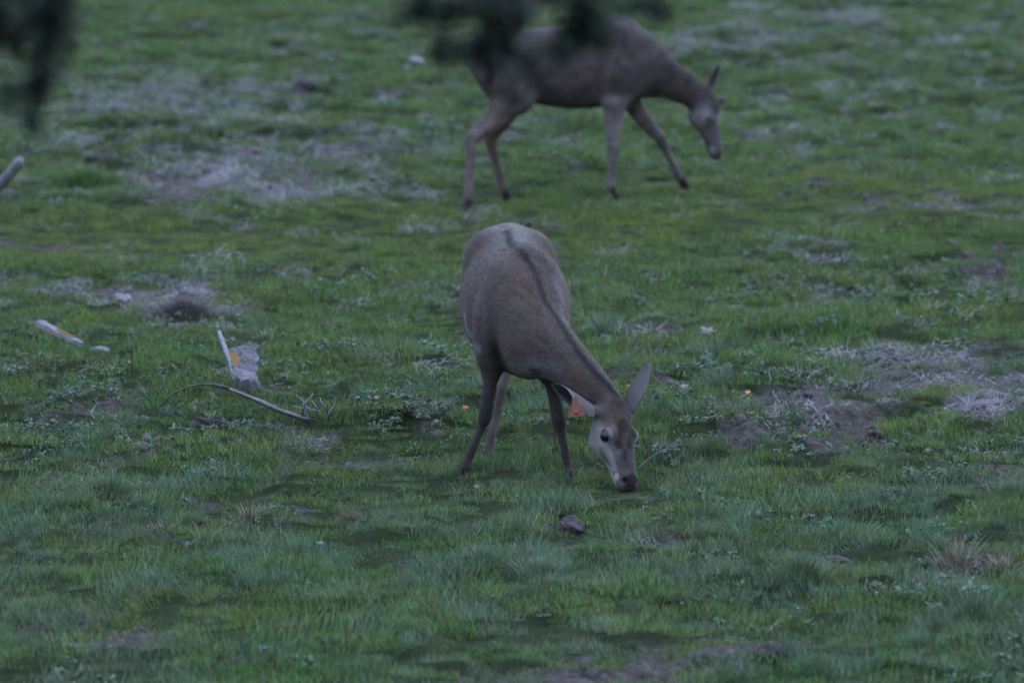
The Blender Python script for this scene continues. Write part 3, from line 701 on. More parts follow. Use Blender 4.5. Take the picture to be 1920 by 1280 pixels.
marks = [  # coat pattern, with body shading painted into some of the marks
 dict(p=[(-.02,25.2,.99),(.0,25.0,.99),(.04,24.7,.97)], r=.12, soft=.12, c=(.125,.112,.110), s=.8, dir=(0,0,1), d0=.3, dw=.5),  # pale upward faces: sky light on back and rump, painted into the coat
 dict(p=[(.19,24.8,.72),(.20,24.5,.70),(.2,24.3,.66)], r=.14, soft=.12, c=(.110,.098,.096), s=.6),  # brighter left flank of the animal, painted light
 dict(p=[(-.24,24.8,.48),(-.18,24.5,.44)], r=.10, soft=.08, c=(.12,.113,.115), s=.8),
 dict(p=[(.0,24.8,.40),(.03,24.4,.40)], r=.12, soft=.06, c=(.15,.145,.145), s=.8),
 dict(p=[(-.19,24.58,.58),(-.2,24.5,.50)], r=.05, soft=.05, c=(.085,.058,.042), s=.6),
 dict(p=[(-.05,24.2,.50),(-.02,24.15,.47)], r=.028, soft=.04, c=(.045,.036,.033), s=.7),
 dict(p=[(.075,24.02,.45),(.14,24.0,.44),(.23,23.90,.40),(.30,23.86,.355)], r=.045, soft=.04, c=(.12,.115,.12), s=.7),
 dict(p=[(-.24,24.75,.82),(-.25,24.65,.70),(-.22,24.5,.66)], r=.09, soft=.10, c=(.078,.050,.040), s=.8),
 dict(p=[(-.10,24.22,.78),(-.13,24.15,.62)], r=.07, soft=.09, c=(.045,.036,.036), s=.7),
 dict(p=[(.02,24.15,.72),(.08,24.05,.62)], r=.06, soft=.08, c=(.050,.040,.040), s=.6),
 dict(p=[(-.215,24.70,.55),(-.19,24.58,.47)], r=.045, soft=.05, c=(.17,.16,.165), s=.85),
 dict(p=[(.04,24.06,.50),(.10,24.0,.52)], r=.045, soft=.06, c=(.13,.125,.13), s=.75),
 dict(p=[(.09,23.98,.47)], r=.022, soft=.04, c=(.025,.026,.028), s=.8),  # shade below the chest, painted dark
 dict(p=[(-.065,24.16,.55),(-.06,24.16,.50)], r=.03, soft=.045, c=(.018,.014,.013), s=.9),  # armpit shade put into the coat colour
 dict(p=[(-.05,24.17,.45),(-.02,24.15,.44)], r=.012, soft=.02, c=(.18,.17,.17), s=.7),
 dict(px=[(948,428),(951,438),(955,450),(968,464),(983,476),(997,491),(1006,508),(1013,529),(1025,557),(1048,594),(1062,616),(1076,638),(1085,655),(1104,679),(1124,700),(1148,725),(1163,742)], r=.016, soft=.034, c=(.010,.010,.013), s=.95),
 dict(px=[(905,560),(903,600),(908,640),(918,670)], r=.006, soft=.03, c=(.12,.11,.115), s=.2),  # painted highlight along the rear edge of the shoulder
 dict(px=[(1040,520),(1058,560),(1064,600)], r=.02, soft=.03, c=(.12,.11,.118), s=.6),  # lit rim on the far side of the ribs, painted pale
 dict(px=[(1000,485),(1020,500),(1032,530)], r=.012, soft=.025, c=(.10,.085,.085), s=.5),  # light on the ridge beside the withers, put into the colour
 dict(px=[(867,596),(876,628),(893,655)], r=.020, soft=.04, c=(.19,.18,.19), s=.8),
 dict(px=[(975,690),(1010,685),(1040,694)], r=.018, soft=.07, c=(.14,.135,.145), s=.75),
 dict(px=[(1004,704)], r=.014, soft=.03, c=(.022,.024,.028), s=.8),  # painted shade in the hollow under the chest
 # face
 dict(p=[tuple(hp(.35, .08, -.07)), tuple(hp(.25, .06, -.12)), tuple(hp(.6, .06, -.09))], r=.052, soft=.03, c=(.20,.19,.192), s=.9),
 dict(p=[tuple(hp(.35, -.08, -.07)), tuple(hp(.6, -.06, -.09))], r=.045, soft=.03, c=(.165,.155,.155), s=.8),
 dict(p=[tuple(hp(.08, 0, 0)), tuple(hp(.22, 0, .01)), tuple(hp(.45, 0, .01))], r=.050, soft=.02, c=(.055,.035,.028), s=.9),
 dict(p=[tuple(hp(.34, 0, .01)), tuple(hp(.50, .0, .01))], r=.042, soft=.018, c=(.022,.013,.011), s=.95),
 dict(p=[tuple(hp(.50, .0, .0)), tuple(hp(.80, 0, .0))], r=.040, soft=.03, c=(.052,.042,.040), s=.85),
 dict(p=[tuple(hp(.52, .035, -.012)), tuple(hp(.56, .03, -.01))], r=.016, soft=.014, c=(.018,.013,.013), s=.85),
 dict(p=[tuple(hp(.56, .06, -.07)), tuple(hp(.74, .045, -.06))], r=.026, soft=.03, c=(.070,.060,.060), s=.7),
 dict(p=[tuple(hp(.33, .070, -.022)), tuple(hp(.37, .066, -.008)), tuple(hp(.44, .062, -.006))], r=.010, soft=.014, c=(.21,.20,.195), s=.85),
 dict(p=[tuple(hp(.34, -.066, -.008)), tuple(hp(.46, -.060, -.010))], r=.016, soft=.012, c=(.28,.26,.25), s=.8),
 dict(p=[tuple(hp(.47, .072, -.035))], r=.016, soft=.012, c=(.10,.08,.07), s=.7),
 dict(px=[(1150,760),(1170,758),(1190,765)], r=.028, soft=.02, c=(.052,.034,.028), s=.85),
 dict(px=[(1186,782),(1190,805),(1186,832)], r=.019, soft=.016, c=(.020,.012,.010), s=.95),
 dict(px=[(1176,842),(1172,856)], r=.010, soft=.014, c=(.020,.014,.013), s=.8),
 dict(px=[(1116,790),(1124,820),(1136,850),(1146,875)], r=.018, soft=.022, c=(.20,.19,.195), s=.8),
 dict(px=[(1160,865),(1170,885),(1188,890)], r=.020, soft=.02, c=(.055,.045,.044), s=.8),
 dict(p=[tuple(hp(.96, .03, -.075)), tuple(hp(.80, .03, -.085)), tuple(hp(.62, .03, -.13))], r=.024, soft=.016, c=(.30,.29,.29), s=.85),
 dict(p=[tuple(hp(.90, .040, -.040))], r=.016, soft=.012, c=(.33,.31,.30), s=.7),
 dict(p=[tuple(hp(.985, .0, -.02)), tuple(hp(1.0, .0, -.05))], r=.036, soft=.014, c=(.018,.014,.015), s=.95),
 dict(p=[tuple(hp(.972, .028, -.016))], r=.010, soft=.006, c=(.006,.005,.005)),
 dict(p=[tuple(hp(.972, -.028, -.016))], r=.010, soft=.006, c=(.006,.005,.005)),
 dict(p=[tuple(hp(.405, .070, -.036))], r=.026, soft=.012, c=(.018,.014,.014)),
 dict(p=[tuple(hp(.405, -.070, -.036))], r=.026, soft=.012, c=(.018,.014,.014)),
]
col = paint(V, N, ch, marks)
coarse = (fbm(V[:, 0] * 16 + V[:, 1] * 9, V[:, 2] * 13, 12, 3) - .5)
c2 = fbm(V[:, 0] * 38 + V[:, 1] * 14 + 3 * coarse, V[:, 2] * 62 + V[:, 0] * 20, 19, 3) - .5
col = col * (1 + .42 * coarse + .55 * c2)[:, None]
P0 = np.array([hd_nose, hd_poll, (.19,24.05,.55), (.05,24.3,.7), (.0,24.7,.7), (0,25.1,.75)])
FL = np.array([-hax, (-.5,.4,.5), (-.6,.4,.2), (-.2,.8,-.5), (-.1,.8,-.6), (0,.3,-1)], float)
def flow(P):
    d = np.linalg.norm(P[:, None] - P0[None], axis=2); w_ = 1 / (d ** 4 + 1e-4); r = (w_[..., None] * FL).sum(1) / w_.sum(1)[:, None]
    low = np.clip((.42 - P[:, 2]) / .05, 0, 1) * (np.linalg.norm(P - np.array(hd_poll + hd_nose) / 2, axis=1) > .26)
    return r * (1 - low[:, None]) + np.array([0, .1, -1.]) * low[:, None]
def flen(P):
    dh = np.linalg.norm(P - (hd_poll + hd_nose) / 2, axis=1); leg = np.clip((.42 - P[:, 2]) / .05, 0, 1)
    return np.where(dh < .24, .006, .016 - .008 * leg)
hv_, hc_, ht_ = add_fur(V, Q, N, col, 90000, flow, flen, .0008)
body = mesh_np('body', np.vstack([V, hv_]) - A0, Q, M['coat'], fd, Ft=ht_); color_attr(body.data, 'coat', np.vstack([col, hc_]))
print('deer 1', len(V), round(time.time() - T0, 1))
eyeball(fd, hp(.405, .0645, -.034), .0235, A0, hs, hax)
eyeball(fd, hp(.405, -.0645, -.034), .0235, A0, -hs, hax)
e1 = ear(fd, hp(.10, .070, -.045), (.168,23.86,.422), (-.1,-.05,-.99), .115, (.115,.098,.096), (.025,.025,.027), (.16,.155,.155), A0, .75, 900, (-.3,-.85,-.45))
e2 = ear(fd, hp(.09, -.070, -.040), (.585,23.87,.530), (-.75,-.65,.0),   .092, (.110,.096,.094), (.165,.145,.150), (.10,.088,.088), A0, .7)
for (p_, f_) in (((-.205,24.135,0), (-.25,-1)), ((.246,23.945,0), (.15,-1)), ((-.108,24.47,0), (-.1,-1)), ((.205,24.81,0), (0,-1))):
    hoof(fd, (p_[0], p_[1], g1(p_[0], p_[1]) - .012), f_, A0)
# ear tag: a pentagon flag with a round stud
tc = np.array((.272,23.755,.341)); tu = np.array((-.18,.25,.95)); tu /= np.linalg.norm(tu); tn = np.array((-.1,-1,.15)); tn -= (tn @ tu) * tu; tn /= np.linalg.norm(tn); ts = np.cross(tu, tn)
def plate(pts, th):
    V = []; 
    for s_ in (1, -1):
        for (a, b) in pts: V.append(tc + ts * a + tu * b + tn * s_ * th / 2)
    m = len(pts); Q = [(i, i + m, (i + 1) % m + m, (i + 1) % m) for i in range(m)]
    return V, Q, m
V_, Q_, m_ = plate([(-.040,-.034),(.030,-.040),(.036,-.012),(.010,.022),(.008,.046),(-.010,.046),(-.014,.018),(-.036,-.008)], .003)
bm_t = [(0, i, i + 1) for i in range(1, m_ - 1)] + [(m_, m_ + i + 1, m_ + i) for i in range(1, m_ - 1)]
tg = mesh_np('ear_tag', np.array(V_) - A0, Q_, M['tagm'], fd, smooth=False, Ft=bm_t)
V_, Q_ = [], []
for r_, h_ in ((.0105, .0), (.0105, .004), (.0065, .0055), (.0, .0055)):
    for i in range(14): V_.append(tc + ts * (math.cos(i * .4488) * r_ - .004) + tu * (math.sin(i * .4488) * r_ - .018) + tn * (h_ + .0015))
for j in range(3):
    for i in range(14): Q_.append((j * 14 + i, j * 14 + (i + 1) % 14, (j + 1) * 14 + (i + 1) % 14, (j + 1) * 14 + i))
mesh_np('stud', np.array(V_) - A0, Q_, M['tagstud'], tg)
# tail flicked to its left
tl = [mkchain([(.0,25.22,.92,.022,.02),(.055,25.28,.94,.020,.016),(.078,25.30,.958,.012,.010)], X1, .02, (.05,.035,.03))]
V, Q = blend_body(tl, [], .006); o = mesh_np('tail', V - A0, Q, M['coat'], fd); color_attr(o.data, 'coat', np.tile((.015, .012, .012), (len(V), 1)))

# ---------------------------------------- rear deer, side on
B0 = np.array([.35, 35.8, 0.0])
rd = empty('deer', B0.tolist())
tag(rd, 'brown deer walking to the right and grazing, its back behind dark hanging leaves', 'deer', 'red deer hinds grazing on the slope')
Yl = (0.05, 1, 0)
q_poll = np.array((1.262, 35.90, .682)); q_nose = np.array((1.335, 35.86, .292))
qax = q_nose - q_poll; qax /= np.linalg.norm(qax); qn = np.array((1., -.25, .1)); qn -= (qn @ qax) * qax; qn /= np.linalg.norm(qn); qs = np.cross(qn, qax)
def qp(t, side, dn): return q_poll + (q_nose - q_poll) * t + qs * side + qn * dn
RC = (.056, .045, .043)
LG2 = (.145, .120, .122)
ch = [
 mkchain([(-.150,35.80,.915,.13,.135),(-.06,35.80,.895,.175,.195),(.10,35.80,.870,.195,.225),(.30,35.80,.855,.215,.255),(.48,35.80,.860,.21,.265),(.62,35.80,.885,.175,.265),(.735,35.82,.870,.135,.215),(.82,35.83,.83,.10,.160)], Yl, .06, RC),
 mkchain([(.72,35.82,.89,.12,.20),(.86,35.84,.835,.10,.158),(.98,35.86,.775,.082,.122),(1.09,35.88,.715,.068,.102),(1.18,35.89,.655,.060,.090),(1.235,35.90,.60,.055,.080)], Yl, .08, RC),
 mkchain(head_nodes(q_poll, q_nose, qn, 1.05), tuple(qs), .035, (.080, .068, .068)),
 one((.695,35.80,1.105), .05, .068, Yl, .10, RC),
 one((-.05,35.80,1.02), .09, .075, Yl, .10, RC),
 mkchain([(.66,35.73,1.0,.06,.12),(.70,35.70,.83,.065,.12),(.67,35.69,.70,.06,.10),(.645,35.68,.62,.048,.062)], Yl, .07, RC),
 mkchain([(.66,35.92,1.0,.06,.12),(.76,35.95,.83,.07,.12),(.75,35.97,.70,.055,.085),(.745,35.98,.62,.042,.055)], Yl, .07, RC),
 # near front
 mkchain([(.645,35.68,.64,.042,.058),(.638,35.69,.50,.034,.042),(.642,35.70,.36,.028,.032),(.643,35.70,.33,.026,.030),(.632,35.71,.20,.019,.020),(.622,35.71,.105,.021,.024),(.640,35.70,.055,.020,.022),(.650,35.70,.025,.023,.026)], Yl, .022, LG2, 5, 1.28),
 # far front, stepping ahead
 mkchain([(.745,35.98,.64,.040,.052),(.83,36.02,.51,.032,.040),(.925,36.06,.40,.027,.031),(.945,36.07,.375,.026,.029),(1.005,36.12,.25,.0185,.020),(1.055,36.16,.145,.021,.023),(1.085,36.19,.095,.019,.021),(1.110,36.20,.055,.022,.024)], Yl, .022, LG2, 5, 1.28),
 # haunches
 mkchain([(-.09,35.70,.90,.085,.165),(-.03,35.66,.76,.080,.150),(.04,35.66,.66,.062,.095)], Yl, .08, RC),
 mkchain([(-.09,35.90,.90,.085,.155),(-.02,35.93,.76,.075,.135),(.04,35.92,.66,.060,.090)], Yl, .08, RC),
 # near hind
 mkchain([(.02,35.66,.70,.058,.095),(-.085,35.63,.57,.044,.068),(-.215,35.60,.455,.028,.042),(-.255,35.59,.415,.026,.036),(-.258,35.56,.33,.022,.027),(-.265,35.50,.18,.020,.023),(-.275,35.45,.055,.023,.027),(-.265,35.42,.010,.020,.024),(-.262,35.40,-.03,.024,.028)], Yl, .03, (.092,.072,.066), 5, 1.2),
 # far hind
 mkchain([(.04,35.92,.70,.055,.090),(-.03,35.93,.56,.042,.058),(-.105,35.95,.44,.027,.040),(-.135,35.95,.395,.025,.034),(-.120,35.94,.30,.021,.025),(-.085,35.92,.17,.019,.021),(-.050,35.90,.06,.021,.024),(-.030,35.90,.015,.019,.022),(-.020,35.90,-.02,.023,.026)], Yl, .03, (.082,.060,.053), 5, 1.2),
]
for sg in (1, -1):
    ch.append(one(qp(.40, sg * .052, -.018), .020, .024, qs, .03, None)); ch.append(one(qp(.34, sg * .030, -.125), .022, .045, qs, .04, None))
    ch.append(one(qp(.93, sg * .017, -.030), .020, .026, qs, .02, None))
V, Q = blend_body(ch, [], .010)
N = vnormals(V, Q)
side = 1 if qs[1] < 0 else -1                               # which way is towards the viewer
marks = [  # coat markings; belly and thigh shading is painted into the colour too
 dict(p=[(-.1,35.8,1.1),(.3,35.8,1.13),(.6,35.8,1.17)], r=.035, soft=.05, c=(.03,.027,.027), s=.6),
 dict(p=[(.69,35.7,1.16)], r=.05, soft=.09, c=(.12,.105,.11), s=.6),  # pale top rim of the withers, painted light
 dict(p=[(.76,35.8,1.08),(.90,35.83,.99),(1.02,35.85,.90),(1.14,35.88,.81),(1.22,35.9,.74)], r=.035, soft=.03, c=(.045,.022,.019), s=.85),
 dict(p=[(.08,35.75,.64),(.3,35.75,.58),(.55,35.75,.59)], r=.065, soft=.03, c=(.014,.011,.011), s=.9),  # underside shade of the belly, painted as a dark band
 dict(p=[(.13,35.62,.68)], r=.05, soft=.07, c=(.12,.11,.105), s=.6),
 dict(p=[(-.23,35.8,1.0),(-.24,35.8,.85),(-.17,35.8,.68)], r=.05, soft=.03, c=(.022,.018,.018), s=.8),
 dict(p=[(-.135,35.6,.98),(-.14,35.6,.78)], r=.03, soft=.03, c=(.016,.011,.011), s=.9),
 dict(p=[(.82,35.6,.86),(.83,35.6,.78),(.80,35.6,.70),(.73,35.6,.66)], r=.03, soft=.05, c=(.19,.175,.18), s=.85),
 dict(p=[(.60,35.6,.86),(.64,35.6,.98),(.70,35.6,1.06)], r=.025, soft=.08, c=(.10,.085,.085), s=.7),
 dict(p=[(.25,35.6,.78),(.5,35.6,.80)], r=.03, soft=.12, c=(.085,.068,.064), s=.7),
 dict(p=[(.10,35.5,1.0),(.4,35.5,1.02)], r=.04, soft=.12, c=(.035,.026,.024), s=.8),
 dict(p=[(.66,35.6,.74),(.72,35.6,.74)], r=.04, soft=.08, c=(.022,.020,.020), s=.6),
 dict(p=[(.9,35.75,.70),(1.0,35.75,.66),(1.1,35.8,.60)], r=.035, soft=.04, c=(.018,.015,.016), s=.7),
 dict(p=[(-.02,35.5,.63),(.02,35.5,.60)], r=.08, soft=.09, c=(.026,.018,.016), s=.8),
 dict(p=[(-.12,35.52,.53),(-.21,35.52,.46)], r=.05, soft=.04, c=(.20,.175,.175), s=.85),
 dict(p=[(-.27,35.5,.43),(-.2,35.5,.53)], r=.018, soft=.02, c=(.12,.072,.05), s=.8),
 dict(p=[tuple(qp(.26, side * .07, -.06)), tuple(qp(.34, side * .07, -.10))], r=.045, soft=.05, c=(.16,.148,.15), s=.75),
 dict(p=[tuple(qp(.55, side * .05, -.05)), tuple(qp(.85, side * .04, -.05))], r=.05, soft=.03, c=(.070,.062,.063), s=.8),
 dict(p=[tuple(qp(.88, side * .04, -.06))], r=.025, soft=.015, c=(.2,.19,.19), s=.7),
 dict(p=[tuple(qp(.99, 0, -.02)), tuple(qp(.99, 0, -.05))], r=.033, soft=.012, c=(.04,.018,.02), s=.95),
 dict(p=[tuple(qp(.405, side * .070, -.036))], r=.014, soft=.01, c=(.04,.035,.035)),
]
for x_, y_, z_ in ((-.262, 35.4, -.04), (-.02, 35.9, -.03), (.65, 35.7, .01), (1.11, 36.2, .05)): marks.append(dict(p=[(x_, y_, z_ - .02), (x_, y_, z_ + .05)], r=.055, soft=.03, c=(.018, .016, .017)))
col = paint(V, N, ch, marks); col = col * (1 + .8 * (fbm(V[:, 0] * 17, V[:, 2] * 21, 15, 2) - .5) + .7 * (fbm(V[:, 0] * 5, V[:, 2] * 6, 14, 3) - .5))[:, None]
hv_, hc_, ht_ = add_fur(V, Q, N, col, 26000, lambda P: np.tile(np.array([-.7, 0, -.5]), (len(P), 1)), lambda P: np.where(P[:, 2] < .55, .008, .018), .0013)
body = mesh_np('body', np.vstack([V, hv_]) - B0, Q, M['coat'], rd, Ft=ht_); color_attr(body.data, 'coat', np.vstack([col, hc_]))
eyeball(rd, qp(.405, .060, -.036), .0175, B0, qs, qax); eyeball(rd, qp(.405, -.060, -.036), .0175, B0, -qs, qax)
ear(rd, qp(.05, side * .05, -.03), (1.315,35.86,.870), (.55,-.8,0), .070, (.10,.085,.08), (.045,.042,.045), (.25,.25,.25), B0, .5, 300)
ear(rd, qp(.12, -side * .06, -.03), (1.365,36.10,.62), (.3,.9,0), .060, (.05,.05,.045), (.05,.05,.05), (.08,.08,.08), B0, .5, 300)
for (p_, f_, td) in (((-.258,35.39,-.065), (1,-.1), 0), ((-.005,35.90,-.055), (1,0), .2), ((.662,35.70,-.01), (1,0), 0), ((1.128,36.20,.030), (1,0), .5)):
    hoof(rd, p_, f_, B0, .085, .055, .05, td)
tl = [mkchain([(-.255,35.8,1.0,.022,.02),(-.285,35.8,.93,.024,.018),(-.275,35.8,.86,.010,.010)], Yl, .02, RC)]
V, Q = blend_body(tl, [], .008); o = mesh_np('tail', V - B0, Q, M['coat'], rd); color_attr(o.data, 'coat', np.tile((.10, .085, .075), (len(V), 1)))
print('deer 2', round(time.time() - T0, 1))

# ------------------------------------------------------------------ evergreen tree hanging into the view
M['bark'] = mat_simple('tree_bark', (.03, .026, .022), (.08, .07, .06), 18, .95, .8, .02)
n = NT('evergreen_leaf'); lf = n.attr('tint'); s_ = n.n('ShaderNodeSeparateColor'); n.l(lf, s_.inputs[0])
M['leaf'] = n.done(n.principled(n.mix(s_.outputs[0], (.010, .018, .011), (.030, .045, .026)), .6, .2).outputs[0])
def tube_mesh(pts, rads, ns=8, jit=0):
    P = catmull(np.hstack([np.array(pts, float), np.array(rads, float)[:, None]]), 5); V = []; Q = []
    up = np.array([.03, .1, 1.]); 
    for i in range(len(P)):
        t = P[min(i + 1, len(P) - 1), :3] - P[max(i - 1, 0), :3]; t /= np.linalg.norm(t)
        a = np.cross(t, up); 
        if np.linalg.norm(a) < .1: a = np.cross(t, np.array([1., 0, 0]))
        a /= np.linalg.norm(a); b = np.cross(t, a)
        for k in range(ns):
            an = 2 * math.pi * k / ns; r = P[i, 3] * (1 + random.uniform(-jit, jit)); V.append(P[i, :3] + (a * math.cos(an) + b * math.sin(an)) * r)
    for i in range(len(P) - 1):
        for k in range(ns): Q.append((i * ns + k, i * ns + (k + 1) % ns, (i + 1) * ns + (k + 1) % ns, (i + 1) * ns + k))
    V.append(P[0, :3]); V.append(P[-1, :3]); T = []
    for k in range(ns):
        T.append((len(V) - 2, (k + 1) % ns, k)); T.append((len(V) - 1, (len(P) - 1) * ns + k, (len(P) - 1) * ns + (k + 1) % ns))
    return V, Q, T
class Acc:
    def __init__(s): s.V = []; s.Q = []; s.T = []
    def add(s, r):
        o = len(s.V); s.V += list(r[0]); s.Q += [tuple(i + o for i in q) for q in r[1]]; s.T += [tuple(i + o for i in q) for q in r[2]]
    def build(s, name, mat, parent, loc0=(0, 0, 0), smooth=True):
        return mesh_np(name, np.array(s.V) - np.array(loc0), s.Q, mat, parent, smooth, Ft=s.T)
TB = np.array([-2.6, 10.9, 0.]); tree = empty('evergreen_tree', TB.tolist())
tag(tree, 'dark evergreen tree whose leafy twigs hang blurred into the top of the view', 'tree')
a = Acc(); a.add(tube_mesh([(-2.6,10.90,-.2),(-2.55,10.90,1.2),(-2.65,10.85,2.6),(-2.5,10.90,4.2),(-2.55,10.80,5.8)], [.24,.17,.15,.12,.05], 12, .08)); a.build('trunk', M['bark'], tree, TB)
limbs = [[(-2.6,10.90,3.0),(-1.9,10.70,3.35),(-1.0,10.55,3.48),(-.2,10.50,3.42),(.5,10.45,3.36),(1.1,10.40,3.25)],
         [(-2.55,10.90,3.9),(-1.6,10.60,4.3),(-.5,10.40,4.4),(.6,10.30,4.2)], [(-2.5,10.90,4.4),(-3.2,11.60,5.0),(-3.7,12.20,5.2)], [(-2.55,10.85,5.0),(-1.6,11.20,5.6),(-.7,11.50,5.8)], [(-2.6,10.90,3.6),(-3.4,10.20,4.2),(-4.1,9.90,4.3)]]
for L in limbs:
    a = Acc(); a.add(tube_mesh(L, np.linspace(.07, .012, len(L)), 8, .1)); a.build('limb', M['bark'], tree, TB)
def leaf_cloud(clusters):
    b = BB(); rg = random.Random(5)
    for (c, r, nl, sz) in clusters:
        for _ in range(nl):
            v = Vector((rg.gauss(0, 1), rg.gauss(0, 1), rg.gauss(0, 1))).normalized() * (rg.random() ** .5)
            p_ = (c[0] + v.x * r[0], c[1] + v.y * r[1], c[2] + v.z * r[2])
            b.leaf(tuple(p_ - TB if isinstance(p_, np.ndarray) else np.array(p_) - TB), rg.uniform(0, 6.283), rg.uniform(-1.2, .8), sz * rg.uniform(.7, 1.3), sz * .5, (rg.random(), 0, 0), .5)
    return b
cl = []; tw = Acc()
hang = [ # photograph pixel centre, half sizes in pixels, leaves
 (20,25,85,65,330),(95,15,35,60,170),(60,95,55,50,190),(78,165,28,45,95),(62,215,14,22,22),(10,175,35,28,30),(120,60,16,30,30),
 (800,12,55,24,150),(865,10,40,18,80),(765,25,22,16,30),(940,20,48,45,260),(930,75,35,35,90),(905,60,30,30,50),(830,88,30,24,60),(860,80,20,20,22),
 (975,6,20,12,30),(1030,-8,45,10,40),(1095,20,36,60,240),(1090,70,36,30,90),(1040,88,46,22,24),(1000,95,60,22,24),(960,100,60,30,26),(1110,55,30,26,60),(1065,105,28,16,22),(935,125,40,18,10),
 (1215,8,32,14,40),(1240,25,16,12,10),(1160,5,25,10,16),(900,0,120,12,40)]
for (px, py, rx, ry, nl) in hang:
    Yd = random.uniform(10.2, 10.8); c = at(px, py, Yd); s_ = Yd / FPX
    for q in range(5):
        oc = Vector((random.uniform(-.75, .75) * rx * s_, random.uniform(-.06, .06), random.uniform(-.75, .75) * ry * s_)); f_ = random.uniform(.3, .6)
        cl.append((c + oc, (rx * s_ * f_, .05, ry * s_ * f_), int(nl * .34), .029))
    top = Vector((c.x + random.uniform(-.03, .03), 10.48, 3.40 + random.uniform(-.02, .02)))
    tw.add(tube_mesh([top, (top + c) / 2 + Vector((.012, 0, 0)), c - Vector((0, 0, ry * s_ * .5))], [.005, .0035, .0015], 5))
for k in range(120):                                       # the crown above the frame
    L = random.choice(limbs); i = random.randrange(1, len(L)); p_ = Vector(L[i]) + Vector((random.gauss(0, .35), random.gauss(0, .35), random.gauss(.18, .22)))
    if p_.z < 3.42: p_.z = 3.42 + random.uniform(0, .3)
    cl.append((p_, (.26, .26, .16), 95, .035))
tw.build('twigs', M['bark'], tree, TB)['kind'] = 'stuff'
fo = leaf_cloud(cl).build('leaves', M['leaf'], tree, link=True); fo['kind'] = 'stuff'
print('tree', round(time.time() - T0, 1))

# ------------------------------------------------------------------ things lying in the pasture
M['stone'] = mat_simple('grey_stone', (.06, .056, .06), (.17, .16, .17), 22, .9)
M['dstone'] = mat_simple('dark_clod', (.030, .025, .026), (.12, .10, .10), 35, .95, .9, .02)
M['pale'] = mat_simple('pale_stone', (.13, .125, .135), (.26, .25, .27), 25, .85)
M['wood'] = mat_simple('weathered_wood', (.11, .10, .11), (.25, .235, .25), 14, .85, .5)
M['bark2'] = mat_simple('dead_bark', (.03, .027, .027), (.13, .12, .12), 20, .9, .6)
M['slab'] = mat_simple('blotched_slab', (.040, .036, .038), (.185, .172, .190), 9, .95, .9, .02)
M['lichen'] = mat_simple('orange_lichen', (.13, .065, .02), (.24, .12, .035), 60, .95, .8, .01)
M['leafy'] = mat_simple('yellow_leaf', (.55, .28, .05), (.70, .42, .10), 40, .7)
M['leafo'] = mat_simple('orange_leaf', (.45, .16, .05), (.55, .22, .08), 40, .7)
M['leafp'] = mat_simple('pale_dead_leaf', (.19, .165, .16), (.27, .24, .235), 40, .8)
def rock(px, py, w_, h_, mat, name, label, cat, seed, depth=None, sink=.25, group=None):
    g = on(px, py + h_ * .5); x_, y_ = g.x, g.y; s_ = y_ / FPX; hw = w_ * s_ / 2; hh = h_ * s_
    rr = random.Random(seed); big = mat == 'dstone'; nu, nv = (34, 20) if big else (20, 13); V = []; Q = []
    ph = [rr.uniform(0, 6.28) for _ in range(8)]
    for j in range(nv + 1):
        for i in range(nu):
            th = math.pi * j / nv; f = 2 * math.pi * i / nu
            d = Vector((math.sin(th) * math.cos(f), math.sin(th) * math.sin(f), math.cos(th)))
            r = 1 + .13 * math.sin(3 * d.x + ph[0] + 2 * d.y) + .11 * math.sin(4 * d.y + ph[1]) + .10 * math.sin(5 * d.z + 3 * d.x + ph[2]) + .08 * math.sin(9 * d.x + 7 * d.z + ph[3]) + rr.uniform(-.045, .045)
            if big: r += .34 * (float(fbm(d.x * 4 + seed, d.y * 4 + d.z * 5, 50, 3)) - .5)
            V.append((d.x * r * hw, d.y * r * (depth or hw * .8), d.z * r * hh * .62))
    for j in range(nv):
        for i in range(nu): Q.append((j * nu + i, (j + 1) * nu + i, (j + 1) * nu + (i + 1) % nu, j * nu + (i + 1) % nu))
    o = mesh_np(name, np.array(V), Q, M[mat], loc=(x_, y_, g1(x_, y_) + hh * (.50 - sink) + .004)); o.rotation_euler = (rr.uniform(-.15, .15), rr.uniform(-.15, .15), rr.uniform(-.4, .4))
    return tag(o, label, cat, group)
rock(1070,976,58,24,'dstone','earth_clod','dark crumbly earth clod in the foreground grass below the nose of the deer','earth clod',1)
rock(1086,1024,62,16,'dstone','earth_clod','flat brown earth clod just below the dark round one in the foreground grass','earth clod',2)
rock(295,901,48,16,'stone','stone','small grey stone in the grass at left, below the curved dead branch','stone',3)
rock(1535,343,46,24,'dstone','stone','dark rounded stone alone on the turf to the right of the walking deer','stone',4)
rock(572,172,42,24,'dstone','stone','brown blurry stone at the right end of the far strip of dead stalks','stone',5)
rock(752,172,56,18,'dstone','stone','flat dark stone on the far slope left of the walking deer','stone',6)
rock(776,188,20,13,'pale','stone','small white stone just below the flat dark stone on the far slope','stone',7)
rock(232,551,40,16,'pale','stone','pale stone on the bare strip at left above the half-buried boards','stone',8)
rock(292,602,38,12,'pale','wood_chip','white chip lying in front of the grey brush pile','wood chip',9)
rock(580,838,26,16,'pale','stone','yellowish white stone in the hollow below the end of the curved branch','stone',10)
rock(545,340,16,18,'pale','stone','small white stone at the lower edge of the far bare patch','stone',11)
rock(442,254,24,22,'stone','stone','small pale grey stone in the middle of the far litter patch','stone',12)
rock(1628,250,34,10,'pale','stone','thin white stone on the slope right of the grazing head of the walking deer','stone',13)
rock(1606,262,16,10,'stone','stone','small grey stone touching the lower left of the thin white one','stone',14)
rock(1060,1268,110,18,'dstone','stone','broad flat earthy stone at the bottom edge of the view','stone',15)
rock(1700,697,24,10,'dstone','earth_clod','small dark clod on the pale bare mound at right','earth clod',16)
